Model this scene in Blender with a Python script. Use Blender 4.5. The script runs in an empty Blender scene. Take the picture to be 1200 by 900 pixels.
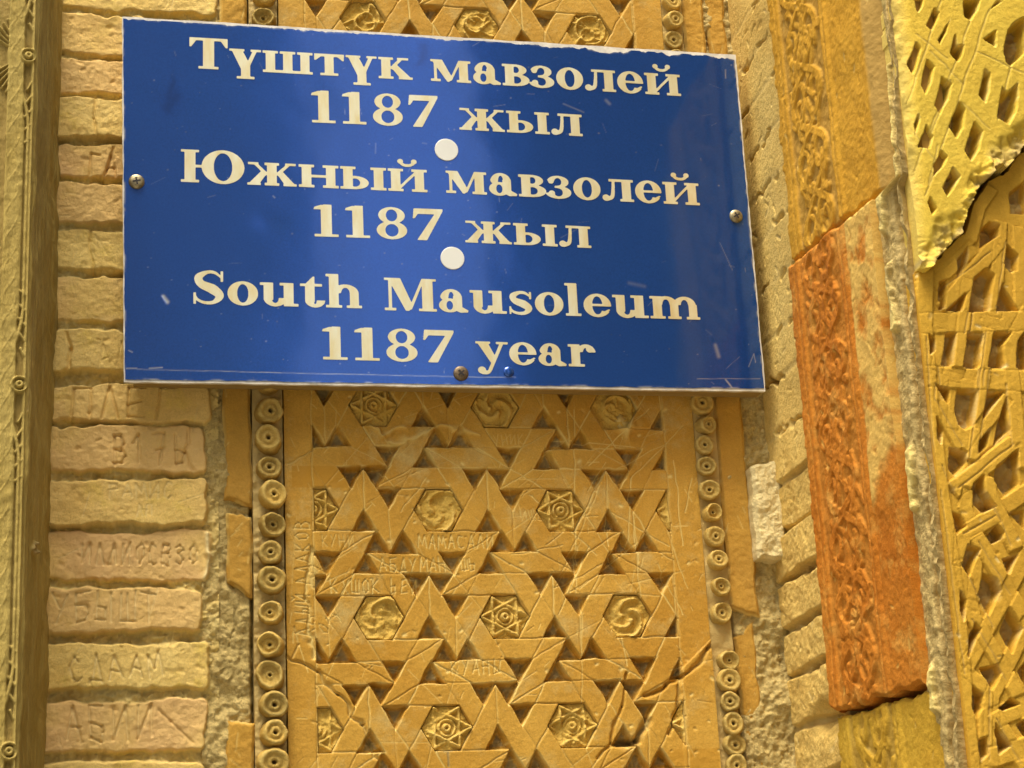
import bpy, math, random
import numpy as np
from mathutils import Matrix, Vector

SC = bpy.context.scene
COL = SC.collection
rng = np.random.default_rng(7)
random.seed(7)
Z0 = 2.2                                   # height of the panel's reference rosette above the ground

# ------------------------------------------------------------------ camera
CAM = np.array([-0.387, -2.142, -0.548])
pit, yaw, rol = math.radians(17.6211), math.radians(12.5705), math.radians(-2.8525)
FPX = 2349.8
_pm = np.array([[1, 0, 0], [0, math.cos(pit), -math.sin(pit)], [0, math.sin(pit), math.cos(pit)]])
_ym = np.array([[math.cos(yaw), math.sin(yaw), 0], [-math.sin(yaw), math.cos(yaw), 0], [0, 0, 1]])
_B = _ym @ _pm @ np.array([[1, 0, 0], [0, 0, 1], [0, 1, 0]]).T
_r, _u, FW = _B[:, 0], _B[:, 1], _B[:, 2]
RT = math.cos(rol) * _r + math.sin(rol) * _u
UP = -math.sin(rol) * _r + math.cos(rol) * _u
cam_d = bpy.data.cameras.new('camera')
cam = bpy.data.objects.new('camera', cam_d)
COL.objects.link(cam)
m = Matrix(((RT[0], UP[0], -FW[0], CAM[0]), (RT[1], UP[1], -FW[1], CAM[1]), (RT[2], UP[2], -FW[2], CAM[2] + Z0), (0, 0, 0, 1)))
cam.matrix_world = m
cam_d.sensor_width = 36.0
cam_d.lens = FPX / 1200 * 36
cam_d.clip_start = 0.05
cam_d.clip_end = 2000
SC.camera = cam

# ------------------------------------------------------------------ sky, sun, exposure
SUN_EL, SUN_AZ = math.radians(71), math.radians(212)    # hazy soft light from high above the viewer's left shoulder
w = bpy.data.worlds.new('World')
SC.world = w
w.use_nodes = True
nt = w.node_tree
bg = nt.nodes['Background']
sky = nt.nodes.new('ShaderNodeTexSky')
sky.sky_type = 'NISHITA'
sky.sun_disc = False
sky.sun_elevation = SUN_EL
sky.sun_rotation = SUN_AZ
sky.air_density = 0.8
sky.dust_density = 5.0
sky.ozone_density = 0.4
nt.links.new(sky.outputs[0], bg.inputs[0])
bg.inputs[1].default_value = 0.12
sd = bpy.data.lights.new('sun', 'SUN')
sd.energy = 1.5
sd.angle = math.radians(28)
sd.color = (1.0, 0.975, 0.93)
sun = bpy.data.objects.new('sun', sd)
COL.objects.link(sun)
sdir = Vector((math.sin(SUN_AZ) * math.cos(SUN_EL), math.cos(SUN_AZ) * math.cos(SUN_EL), math.sin(SUN_EL)))
sun.rotation_euler = sdir.to_track_quat('Z', 'Y').to_euler()
SC.view_settings.view_transform = 'Standard'
SC.view_settings.look = 'None'
SC.view_settings.gamma = 1.0
SC.view_settings.use_curve_mapping = False
SC.view_settings.exposure = 1.48
SC.cycles.max_bounces = 8
SC.cycles.diffuse_bounces = 5


# ------------------------------------------------------------------ helpers
def at(px, py, Y=0.0):
    """point of the plane y = Y seen at a photo pixel (1200 x 900) -> (x, z)"""
    d = FW + (px - 600) / FPX * RT - (py - 450) / FPX * UP
    t = (Y - CAM[1]) / d[1]
    P = CAM + t * d
    return float(P[0]), float(P[2])


def atx(px, py, X):
    """point of the plane x = X -> (y, z)"""
    d = FW + (px - 600) / FPX * RT - (py - 450) / FPX * UP
    t = (X - CAM[0]) / d[0]
    P = CAM + t * d
    return float(P[1]), float(P[2])


def sm(x):
    x = np.clip(x, 0, 1)
    return x * x * (3 - 2 * x)


def vnoise(U, V, freq, seed):
    r = np.random.default_rng(seed)
    N = 128
    T = r.random((N, N))
    x, y = U * freq + 50.3, V * freq + 50.7
    xi, yi = np.floor(x).astype(int), np.floor(y).astype(int)
    fx, fy = sm(x - xi), sm(y - yi)
    a, b = T[xi % N, yi % N], T[(xi + 1) % N, yi % N]
    c, d = T[xi % N, (yi + 1) % N], T[(xi + 1) % N, (yi + 1) % N]
    return (a * (1 - fx) + b * fx) * (1 - fy) + (c * (1 - fx) + d * fx) * fy - 0.5


def fbm(U, V, freq, seed, octv=4, gain=0.5):
    s, a = 0, 1
    for k in range(octv):
        ca, sa = math.cos(k * 0.7), math.sin(k * 0.7)
        s = s + a * vnoise(U * ca - V * sa, U * sa + V * ca, freq, seed + k * 13)
        freq *= 2.03
        a *= gain
    return s


def tag(o, label=None, cat=None, group=None, kind=None):
    if label: o['label'] = label
    if cat: o['category'] = cat
    if group: o['group'] = group
    if kind: o['kind'] = kind
    return o


def thing(name, label, cat, loc=(0, 0, 0), group=None):
    o = bpy.data.objects.new(name, None)
    COL.objects.link(o)
    o.location = (loc[0], loc[1], loc[2] + Z0)
    o.empty_display_size = 0.05
    return tag(o, label, cat, group)


def raw(name, verts, faces, mat, parent=None, smooth=False, attrs=None):
    """verts in scene space (z relative to the reference rosette); object origin follows its parent"""
    verts = np.asarray(verts, float).copy()
    verts[:, 2] += Z0
    off, q_ = np.zeros(3), parent
    while q_ is not None:
        off, q_ = off + np.array(q_.location), q_.parent
    verts -= off
    me = bpy.data.meshes.new(name)
    if isinstance(faces, np.ndarray) and faces.ndim == 2:
        k = faces.shape[1]
        me.vertices.add(len(verts))
        me.vertices.foreach_set('co', verts.astype(np.float32).ravel())
        me.loops.add(faces.size)
        me.loops.foreach_set('vertex_index', faces.astype(np.int32).ravel())
        me.polygons.add(len(faces))
        me.polygons.foreach_set('loop_start', np.arange(0, faces.size, k, dtype=np.int32))
        me.update(calc_edges=True)
    else:
        me.from_pydata([tuple(v) for v in verts], [], [tuple(int(i) for i in f) for f in faces])
    if attrs:
        for an, av in attrs.items():
            at_ = me.attributes.new(an, 'FLOAT', 'POINT')
            at_.data.foreach_set('value', np.asarray(av, np.float32).ravel())
    if smooth:
        me.polygons.foreach_set('use_smooth', np.ones(len(me.polygons), dtype=bool))
    me.validate()
    me.materials.append(mat)
    o = bpy.data.objects.new(name, me)
    COL.objects.link(o)
    if parent is not None:
        o.parent = parent
    return o


class HF:
    """a carved face: parameters U (across), V (up), relief H towards the viewer"""
    def __init__(s, U, V):
        s.U, s.V = U, V
        s.H = np.zeros_like(U)
        s.wear = np.zeros_like(U)
        s.mort = np.zeros_like(U)
        s.tint = np.zeros_like(U)

    def win(s, x0, x1, y0, y1):
        return np.nonzero((s.U > x0) & (s.U < x1) & (s.V > y0) & (s.V < y1))

    def line(s, p, q, wd, depth, wear=0.0, mort=0.0, wob=0.0, seed=0):
        r = wd * 2.6 + wob
        k = s.win(min(p[0], q[0]) - r, max(p[0], q[0]) + r, min(p[1], q[1]) - r, max(p[1], q[1]) + r)
        if len(k[0]) == 0: return
        x, y = s.U[k], s.V[k]
        if wob:
            x = x + wob * 2 * fbm(x, y, 60, seed + 5, 2)
            y = y + wob * 2 * fbm(x, y, 60, seed + 9, 2)
        dx, dy = q[0] - p[0], q[1] - p[1]
        L = dx * dx + dy * dy + 1e-12
        t = np.clip(((x - p[0]) * dx + (y - p[1]) * dy) / L, 0, 1)
        d = np.hypot(x - p[0] - t * dx, y - p[1] - t * dy)
        f = np.exp(-(d / wd) ** 2)
        s.H[k] -= depth * f
        if wear: s.wear[k] = np.maximum(s.wear[k], wear * f)
        if mort: s.mort[k] = np.maximum(s.mort[k], mort * f)

    def path(s, pts, wd, depth, **kw):
        for a, b in zip(pts[:-1], pts[1:]):
            s.line(a, b, wd, depth, **kw)

    def ridge(s, pts, hw, h0, h1, soft=0.0012):
        """raised strap along a polyline from level h0 to h1 (max-blended)"""
        pts = np.asarray(pts, float)
        r = hw + soft * 2
        k = s.win(pts[:, 0].min() - r, pts[:, 0].max() + r, pts[:, 1].min() - r, pts[:, 1].max() + r)
        if len(k[0]) == 0: return
        x, y = s.U[k], s.V[k]
        d = np.full(x.shape, 9.0)
        for p, q in zip(pts[:-1], pts[1:]):
            dx, dy = q - p
            L = dx * dx + dy * dy + 1e-12
            t = np.clip(((x - p[0]) * dx + (y - p[1]) * dy) / L, 0, 1)
            d = np.minimum(d, np.hypot(x - p[0] - t * dx, y - p[1] - t * dy))
        f = sm((hw + soft - d) / (2 * soft))
        s.H[k] = np.maximum(s.H[k], h0 + (h1 - h0) * f)

    def text(s, txt, o, h, ang, wd, depth, wear=0.0, jit=0.08, wid=0.75, **kw):
        ca, sa = math.cos(ang), math.sin(ang)
        x = 0.0
        for ch in txt:
            if ch == ' ':
                x += 0.55; continue
            tilt = random.uniform(-.12, .12)
            for st in FONT.get(ch, []):
                pp = []
                for (a, b) in st:
                    a2 = (a + b * tilt) * wid + x + random.uniform(-jit, jit) * .5
                    b2 = b + random.uniform(-jit, jit)
                    pp.append((o[0] + (a2 * ca - b2 * sa) * h, o[1] + (a2 * sa + b2 * ca) * h))
                s.path(pp, wd, depth, wear=wear, **kw)
            x += wid * .62 + .26


FONT = {
 'А': [[(0, 0), (.3, 1), (.6, 0)], [(.12, .38), (.5, .36)]], 'Б': [[(.55, 1), (0, 1), (0, 0), (.4, 0), (.55, .2), (.45, .48), (0, .5)]],
 'В': [[(0, 0), (0, 1), (.4, .95), (.5, .75), (.35, .52), (0, .5)], [(.35, .52), (.58, .3), (.4, 0), (0, 0)]],
 'Г': [[(0, 0), (0, 1), (.5, 1)]], 'Д': [[(0, -.15), (.02, .02), (.6, .02), (.62, -.15)], [(.1, .02), (.3, 1), (.5, .02)]],
 'Е': [[(.5, 1), (0, 1), (0, 0), (.5, 0)], [(0, .5), (.4, .5)]], 'И': [[(0, 1), (0, 0), (.55, 1), (.55, 0)]],
 'Й': [[(0, 1), (0, 0), (.55, 1), (.55, 0)], [(.15, 1.2), (.28, 1.1), (.42, 1.22)]],
 'К': [[(0, 0), (0, 1)], [(.5, 1), (0, .45), (.55, 0)]], 'Л': [[(0, 0), (.3, 1), (.6, 0)]], 'М': [[(0, 0), (.1, 1), (.35, .3), (.6, 1), (.7, 0)]],
 'Н': [[(0, 0), (0, 1)], [(.55, 0), (.55, 1)], [(0, .5), (.55, .5)]], 'О': [[(.3, 1), (.05, .75), (.05, .25), (.3, 0), (.55, .25), (.55, .75), (.3, 1)]],
 'П': [[(0, 0), (0, 1), (.55, 1), (.55, 0)]], 'Р': [[(0, 0), (0, 1), (.45, .9), (.5, .65), (0, .48)]], 'С': [[(.5, .85), (.25, 1), (.02, .6), (.1, .12), (.35, 0), (.52, .12)]],
 'Т': [[(0, 1), (.6, 1)], [(.3, 1), (.3, 0)]], 'У': [[(0, 1), (.28, .45)], [(.55, 1), (.1, -.1)]], 'Ш': [[(0, 1), (0, 0), (.65, 0), (.65, 1)], [(.32, 0), (.32, 1)]],
 'Ы': [[(0, 1), (0, 0), (.3, .05), (.3, .45), (0, .5)], [(.55, 0), (.55, 1)]], 'Ч': [[(0, 1), (.05, .5), (.5, .5)], [(.5, 1), (.5, 0)]], 'Ь': [[(0, 1), (0, 0), (.4, .05), (.4, .45), (0, .5)]],
 '1': [[(.05, .75), (.25, 1), (.25, 0)]], '7': [[(0, 1), (.5, 1), (.2, 0)], [(.1, .5), (.45, .52)]], '0': [[(.3, 1), (.05, .6), (.2, 0), (.5, .3), (.45, .85), (.3, 1)]],
 'Ғ': [[(.6, 1), (.1, 1), (.1, 0)]], 'З': [[(0, .9), (.3, 1), (.5, .75), (.2, .52), (.5, .3), (.3, 0), (0, .1)]],
}


def grid(u0, u1, v0, v1, step):
    nu, nv = max(2, int(round((u1 - u0) / step)) + 1), max(2, int(round((v1 - v0) / step)) + 1)
    return np.meshgrid(np.linspace(u0, u1, nu), np.linspace(v0, v1, nv))


def sheet(name, P, mat, parent, hf=None, mask=None, back=(0, 0.02, 0), smooth=True, attrs=None):
    """grid of points -> mesh with side walls running back into the wall"""
    nv, nu = P.shape[:2]
    idx = np.arange(nv * nu).reshape(nv, nu)
    F = np.stack([idx[:-1, :-1], idx[:-1, 1:], idx[1:, 1:], idx[1:, :-1]], -1)
    if mask is not None:
        mk = mask[:-1, :-1] & mask[:-1, 1:] & mask[1:, 1:] & mask[1:, :-1]
    else:
        mk = np.ones((nv - 1, nu - 1), bool)
    pad = np.pad(mk, 1)
    sides = []
    for di, dj, e0, e1 in ((-1, 0, (0, 0), (0, 1)), (1, 0, (1, 1), (1, 0)), (0, -1, (1, 0), (0, 0)), (0, 1, (0, 1), (1, 1))):
        nb = pad[1 + di:1 + di + mk.shape[0], 1 + dj:1 + dj + mk.shape[1]]
        i, j = np.nonzero(mk & ~nb)
        sides.append(np.stack([idx[i + e0[0], j + e0[1]], idx[i + e1[0], j + e1[1]]], -1))
    sides = np.concatenate(sides)
    F = F[mk]
    V = P.reshape(-1, 3)
    sv = np.unique(sides)
    mp = np.full(nv * nu, -1)
    mp[sv] = np.arange(len(sv)) + nv * nu
    top2 = np.full(nv * nu, -1)
    top2[sv] = np.arange(len(sv)) + nv * nu + len(sv)
    bk = V[sv] + np.asarray(back, float)
    # every rim vertex doubled so the side walls shade with a crisp edge
    S = np.stack([top2[sides[:, 1]], top2[sides[:, 0]], mp[sides[:, 0]], mp[sides[:, 1]]], -1)
    VV = np.concatenate([V, bk, V[sv]])
    FF = np.concatenate([F, S])
    A = {}
    if hf is not None:
        for an, av in (('wear', hf.wear), ('mort', hf.mort), ('tint', hf.tint)):
            a = av.ravel()
            A[an] = np.concatenate([a, a[sv], a[sv]])
    if attrs:
        for an, av in attrs.items():
            a = av.ravel()
            A[an] = np.concatenate([a, a[sv], a[sv]])
    used = np.zeros(len(VV), bool)
    used[FF.ravel()] = True
    re = np.cumsum(used) - 1
    return raw(name, VV[used], re[FF], mat, parent, smooth, {k: v[used] for k, v in A.items()})


def planar(U, V, H, Y=0.0):
    """face looking out of the wall (towards -y)"""
    return np.stack([U, Y - H, V], -1)


def box(name, x0, x1, y0, y1, z0, z1, mat, parent=None, bev=0.0):
    v = [(x, y, z) for z in (z0, z1) for y in (y0, y1) for x in (x0, x1)]
    f = [(0, 2, 3, 1), (4, 5, 7, 6), (0, 1, 5, 4), (2, 6, 7, 3), (0, 4, 6, 2), (1, 3, 7, 5)]
    o = raw(name, v, f, mat, parent)
    if bev:
        b = o.modifiers.new('bevel', 'BEVEL')
        b.width = bev
        b.segments = 2
    return o


# ------------------------------------------------------------------ materials
def srgb(r, g, b):
    f = lambda c: (c / 255 / 12.92) if c / 255 <= 0.04045 else ((c / 255 + 0.055) / 1.055) ** 2.4
    return (f(r), f(g), f(b), 1)


def clay(name, a, b, speck=0.25, wear=(0.62, 0.48, 0.24, 1), mort=(0.30, 0.25, 0.16, 1), rough=0.85, scale=9.0, bump=0.35, grain=900.0, stain=None, stretch=None, rnd=False, patch=0.0, tint=None):
    """fired clay / mortar / plaster: two tones in soft patches, speckle, pale scratches, grey mortar in recesses"""
    mt = bpy.data.materials.new(name)
    mt.use_nodes = True
    n, l = mt.node_tree.nodes, mt.node_tree.links
    bs = n['Principled BSDF']
    bs.inputs['Roughness'].default_value = rough
    bs.inputs['Specular IOR Level'].default_value = 0.12
    geo = n.new('ShaderNodeNewGeometry')
    pos = geo.outputs['Position']
    if stretch:
        mp = n.new('ShaderNodeMapping')
        mp.inputs['Scale'].default_value = stretch
        l.new(pos, mp.inputs[0])
        pos = mp.outputs[0]

    def noise(s, d=5, rg=0.6):
        t = n.new('ShaderNodeTexNoise')
        t.inputs['Scale'].default_value = s
        t.inputs['Detail'].default_value = d
        t.inputs['Roughness'].default_value = rg
        l.new(pos, t.inputs['Vector'])
        return t.outputs['Fac']

    def ramp(src, x0, x1):
        r = n.new('ShaderNodeMapRange')
        r.inputs[1].default_value = x0
        r.inputs[2].default_value = x1
        l.new(src, r.inputs[0])
        return r.outputs[0]

    def mix(fac, c1, c2, mode='MIX'):
        x = n.new('ShaderNodeMix')
        x.data_type = 'RGBA'
        x.blend_type = mode
        if isinstance(fac, float): x.inputs[0].default_value = fac
        else: l.new(fac, x.inputs[0])
        for i, c in ((6, c1), (7, c2)):
            if isinstance(c, tuple): x.inputs[i].default_value = c
            else: l.new(c, x.inputs[i])
        return x.outputs[2]

    c = mix(ramp(noise(scale, 6), 0.34, 0.66), a, b)
    if stain:
        c = mix(ramp(noise(scale * 2.3, 8, 0.7), 0.52, 0.68), c, stain)
    if patch:
        dk = n.new('ShaderNodeRGB'); dk.outputs[0].default_value = (1 - patch, 1 - patch, 1 - patch, 1)
        c = mix(ramp(noise(scale * 6, 8, 0.75), 0.40, 0.62), mix(1.0, c, dk.outputs[0], 'MULTIPLY'), c)
    sp = n.new('ShaderNodeMapRange')
    sp.inputs[1].default_value = 0.3; sp.inputs[2].default_value = 0.7
    sp.inputs[3].default_value = 1 - speck; sp.inputs[4].default_value = 1 + speck
    l.new(noise(grain * 0.6, 5, 0.75), sp.inputs[0])
    cm = n.new('ShaderNodeCombineColor')
    for i in range(3): l.new(sp.outputs[0], cm.inputs[i])
    c = mix(1.0, c, cm.outputs[0], 'MULTIPLY')
    if rnd:
        oi = n.new('ShaderNodeObjectInfo')
        rr = n.new('ShaderNodeMapRange'); rr.inputs[3].default_value = 0.68; rr.inputs[4].default_value = 1.10
        l.new(oi.outputs['Random'], rr.inputs[0])
        cc = n.new('ShaderNodeCombineColor')
        for i in range(3): l.new(rr.outputs[0], cc.inputs[i])
        c = mix(1.0, c, cc.outputs[0], 'MULTIPLY')
    for an, cl in ((('tint', tint),) if tint else ()) + (('mort', mort), ('wear', wear)):
        at_ = n.new('ShaderNodeAttribute')
        at_.attribute_name = an
        c = mix(at_.outputs['Fac'], c, cl)
    l.new(c, bs.inputs['Base Color'])
    b1 = n.new('ShaderNodeBump')
    b1.inputs['Strength'].default_value = bump
    b1.inputs['Distance'].default_value = 0.0015
    l.new(noise(grain, 3, 0.65), b1.inputs['Height'])
    b2 = n.new('ShaderNodeBump')
    b2.inputs['Strength'].default_value = bump
    b2.inputs['Distance'].default_value = 0.004
    l.new(noise(grain * 0.2, 5, 0.6), b2.inputs['Height'])
    l.new(b1.outputs[0], b2.inputs['Normal'])
    l.new(b2.outputs[0], bs.inputs['Normal'])
    return mt


def plain(name, col, rough=0.5, metal=0.0, coat=0.0, noise=0.0, nscale=60, bump=0.0, stretch=None, col2=None):
    mt = bpy.data.materials.new(name)
    mt.use_nodes = True
    n, l = mt.node_tree.nodes, mt.node_tree.links
    bs = n['Principled BSDF']
    bs.inputs['Base Color'].default_value = col
    bs.inputs['Roughness'].default_value = rough
    bs.inputs['Metallic'].default_value = metal
    bs.inputs['Coat Weight'].default_value = coat
    bs.inputs['Coat Roughness'].default_value = 0.12
    if noise or col2:
        g = n.new('ShaderNodeNewGeometry')
        t = n.new('ShaderNodeTexNoise')
        t.inputs['Scale'].default_value = nscale
        t.inputs['Detail'].default_value = 6
        t.inputs['Roughness'].default_value = 0.65
        mp = n.new('ShaderNodeMapping')
        mp.inputs['Scale'].default_value = stretch or (1, 1, 1)
        l.new(g.outputs['Position'], mp.inputs[0])
        l.new(mp.outputs[0], t.inputs['Vector'])
        x = n.new('ShaderNodeMix')
        x.data_type = 'RGBA'
        r = n.new('ShaderNodeMapRange')
        r.inputs[1].default_value = 0.35
        r.inputs[2].default_value = 0.65
        l.new(t.outputs['Fac'], r.inputs[0])
        l.new(r.outputs[0], x.inputs[0])
        x.inputs[6].default_value = col
        x.inputs[7].default_value = col2 or tuple(c * (1 - noise) for c in col[:3]) + (1,)
        l.new(x.outputs[2], bs.inputs['Base Color'])
        if bump:
            b = n.new('ShaderNodeBump')
            b.inputs['Strength'].default_value = bump
            b.inputs['Distance'].default_value = 0.002
            l.new(t.outputs['Fac'], b.inputs['Height'])
            l.new(b.outputs[0], bs.inputs['Normal'])
    return mt


WEAR = (0.70, 0.54, 0.17, 1)
M = {}
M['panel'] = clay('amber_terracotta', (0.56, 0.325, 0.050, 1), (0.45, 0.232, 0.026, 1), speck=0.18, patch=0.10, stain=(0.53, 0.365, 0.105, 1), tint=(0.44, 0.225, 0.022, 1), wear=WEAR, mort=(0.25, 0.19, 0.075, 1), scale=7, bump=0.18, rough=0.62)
M['rosette'] = clay('dusty_terracotta', (0.56, 0.37, 0.075, 1), (0.50, 0.31, 0.05, 1), speck=0.14, wear=(0.62, 0.44, 0.12, 1), scale=30, bump=0.2)
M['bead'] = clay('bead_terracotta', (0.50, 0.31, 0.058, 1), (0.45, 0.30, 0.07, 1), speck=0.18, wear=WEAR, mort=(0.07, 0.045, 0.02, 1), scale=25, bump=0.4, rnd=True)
M['fillet'] = clay('fillet_terracotta', (0.51, 0.285, 0.042, 1), (0.44, 0.245, 0.04, 1), speck=0.15, wear=WEAR, mort=(0.46, 0.35, 0.13, 1), scale=12, bump=0.3)
M['brick'] = clay('yellow_brick', (0.76, 0.557, 0.17, 1), (0.69, 0.470, 0.12, 1), speck=0.16, wear=(0.74, 0.595, 0.26, 1), tint=(0.70, 0.442, 0.17, 1), mort=(0.52, 0.403, 0.14, 1), scale=11, bump=0.4, stain=(0.70, 0.509, 0.10, 1))
M['mortar'] = clay('sandy_mortar', (0.58, 0.432, 0.15, 1), (0.50, 0.370, 0.12, 1), speck=0.25, scale=14, bump=0.9, grain=600, patch=0.18)
M['jamb'] = clay('jamb_brick', (0.76, 0.528, 0.14, 1), (0.66, 0.432, 0.10, 1), speck=0.2, wear=(0.70, 0.538, 0.2, 1), mort=(0.56, 0.413, 0.14, 1), scale=12, bump=0.6, patch=0.15)
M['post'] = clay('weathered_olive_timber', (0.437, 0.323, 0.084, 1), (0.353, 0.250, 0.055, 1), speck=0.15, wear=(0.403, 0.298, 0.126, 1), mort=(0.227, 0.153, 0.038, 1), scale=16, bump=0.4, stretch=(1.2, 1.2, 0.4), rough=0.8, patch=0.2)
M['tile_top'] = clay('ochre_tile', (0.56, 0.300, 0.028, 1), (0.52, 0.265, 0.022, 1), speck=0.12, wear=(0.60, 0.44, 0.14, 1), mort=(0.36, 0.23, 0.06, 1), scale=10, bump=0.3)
M['tile_mid'] = clay('orange_tile', (0.54, 0.200, 0.020, 1), (0.46, 0.150, 0.012, 1), speck=0.22, stain=(0.58, 0.29, 0.05, 1), patch=0.14, wear=(0.68, 0.455, 0.105, 1), mort=(0.46, 0.21, 0.03, 1), scale=10, bump=0.3)
M['tile_low'] = clay('mustard_tile', (0.56, 0.35, 0.035, 1), (0.50, 0.29, 0.025, 1), speck=0.15, wear=(0.60, 0.44, 0.12, 1), mort=(0.42, 0.28, 0.06, 1), scale=10, bump=0.4)
M['lattice_top'] = clay('yellow_lattice', (0.70, 0.50, 0.062, 1), (0.66, 0.44, 0.048, 1), speck=0.10, wear=(0.72, 0.58, 0.2, 1), mort=(0.42, 0.31, 0.12, 1), scale=10, bump=0.35)
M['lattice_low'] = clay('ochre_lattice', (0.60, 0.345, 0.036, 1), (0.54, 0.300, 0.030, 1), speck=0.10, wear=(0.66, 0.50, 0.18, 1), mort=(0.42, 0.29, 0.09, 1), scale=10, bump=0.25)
M['rubble'] = clay('crumbling_mortar', (0.60, 0.44, 0.15, 1), (0.48, 0.345, 0.11, 1), speck=0.3, wear=(0.76, 0.59, 0.18, 1), mort=(0.44, 0.315, 0.11, 1), scale=20, bump=0.8, grain=500, patch=0.25)
M['palebrick'] = clay('pale_brick', (0.74, 0.60, 0.27, 1), (0.66, 0.52, 0.21, 1), speck=0.2, wear=(0.7, 0.6, 0.3, 1), scale=25, bump=0.8)
M['masonry'] = clay('far_masonry', (0.13, 0.11, 0.08, 1), (0.10, 0.085, 0.06, 1), speck=0.3, scale=3, bump=0.8, grain=200)
M['yard'] = clay('grey_masonry', (0.50, 0.49, 0.47, 1), (0.43, 0.42, 0.40, 1), speck=0.3, scale=3, bump=0.8, grain=200)
M['ground'] = clay('sandy_ground', (0.34, 0.31, 0.24, 1), (0.29, 0.265, 0.20, 1), speck=0.2, scale=0.8, bump=0.4, grain=80)
M['batten'] = clay('batten_wood', (0.36, 0.25, 0.08, 1), (0.26, 0.17, 0.05, 1), speck=0.2, scale=25, bump=0.4, stretch=(0.15, 1.5, 1.5))
M['board'] = plain('worn_white_board', (0.74, 0.69, 0.54, 1), 0.6, noise=0.3, nscale=80, bump=0.3)
M['dot'] = plain('white_vinyl', (0.68, 0.68, 0.57, 1), 0.35, noise=0.06, nscale=40)
M['letter'] = plain('gold_foil', (0.88, 0.82, 0.52, 1), 0.28, metal=0.50, nscale=40, col2=(0.80, 0.66, 0.30, 1), stretch=(1.6, 1, 0.5))
M['screw'] = plain('brass_screw', (0.42, 0.34, 0.17, 1), 0.42, metal=0.8, noise=0.5, nscale=300)
M['screw_dark'] = plain('rusted_screw', (0.20, 0.14, 0.07, 1), 0.55, metal=0.6, noise=0.5, nscale=300)
M['slot'] = plain('dark_recess', (0.02, 0.015, 0.01, 1), 0.8)


def blue_material(name):
    mt = clay(name, (0.016, 0.080, 0.31, 1), (0.014, 0.072, 0.285, 1), speck=0.16, wear=(0.55, 0.56, 0.52, 1), mort=(0.010, 0.030, 0.13, 1), rough=0.12, scale=6, bump=0.02, grain=700)
    bs = mt.node_tree.nodes['Principled BSDF']
    bs.inputs['Specular IOR Level'].default_value = 0.25
    bs.inputs['Coat Weight'].default_value = 0.52
    bs.inputs['Coat IOR'].default_value = 1.7
    bs.inputs['Coat Roughness'].default_value = 0.07
    bs.inputs['Metallic'].default_value = 0.55      # flaky metallic enamel: the sheen keeps the paint's blue
    return mt


M['blue'] = blue_material('blue_enamel')

# ------------------------------------------------------------------ ground and the masonry mass around the niche
gs = 600.0
g = raw('ground', [(-gs, -gs, -Z0), (gs, -gs, -Z0), (gs, gs, -Z0), (-gs, gs, -Z0)], [(0, 1, 2, 3)], M['ground'])
tag(g, kind='structure')

mass = thing('portal_wall', 'tall brick masonry of the portal that holds the niche and the carvings', 'wall', (0, 0.4, -Z0))
box('wall_core', -2.2, 1.8, 0.035, 0.9, -Z0, 2.0, M['masonry'], mass)
box('left_flank', -2.2, -0.64, -0.20, 0.033, -Z0, 2.0, M['masonry'], mass)
box('right_flank', 0.47, 1.8, -0.40, 0.033, -Z0, 2.0, M['masonry'], mass)
box('added_dark_pier', 0.76, 1.8, -3.3, -0.402, -Z0, 2.6, M['masonry'], mass)  # unseen pier, added so the right of the sign mirrors something dark

yard = thing('added_yard_blocker', 'plain grey building added out of view, its reflection dims the left of the sign', 'building', (-7, -14, -Z0))  # unseen, added to block bright sky from the sign's left reflection
box('wall', -16, 1.35, -16, -12.5, -Z0, 8.6, M['yard'], yard)
box('parapet', -16.1, 1.43, -16.1, -12.4, 8.603, 8.9, M['yard'], yard)

# mortar bed between the pier and the terracotta (background of the niche)
U, V = grid(-0.262, 0.41, -0.36, 0.74, 0.0014)
hf = HF(U, V)
hf.H = 0.010 * fbm(U, V, 22, 31, 5, 0.6) + 0.004 * fbm(U, V, 160, 37, 3)
for k in range(40):
    x, y = random.uniform(-.25, .40), random.uniform(-.35, .2)
    hf.line((x, y), (x + random.uniform(-.01, .01), y + random.uniform(-.05, .05)), 0.0012, 0.003, wob=0.004, seed=k)
hf.H -= .016 * sm((U + .212) / .006) * sm((.337 - U) / .006)      # deeper behind the terracotta
bed = sheet('mortar_bed', planar(U, V, hf.H, 0.0065), M['mortar'], None, hf, back=(0, 0.024, 0))
tag(bed, 'rough sandy mortar bedding showing between brick pier, carved panel and jamb', 'mortar')

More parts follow.
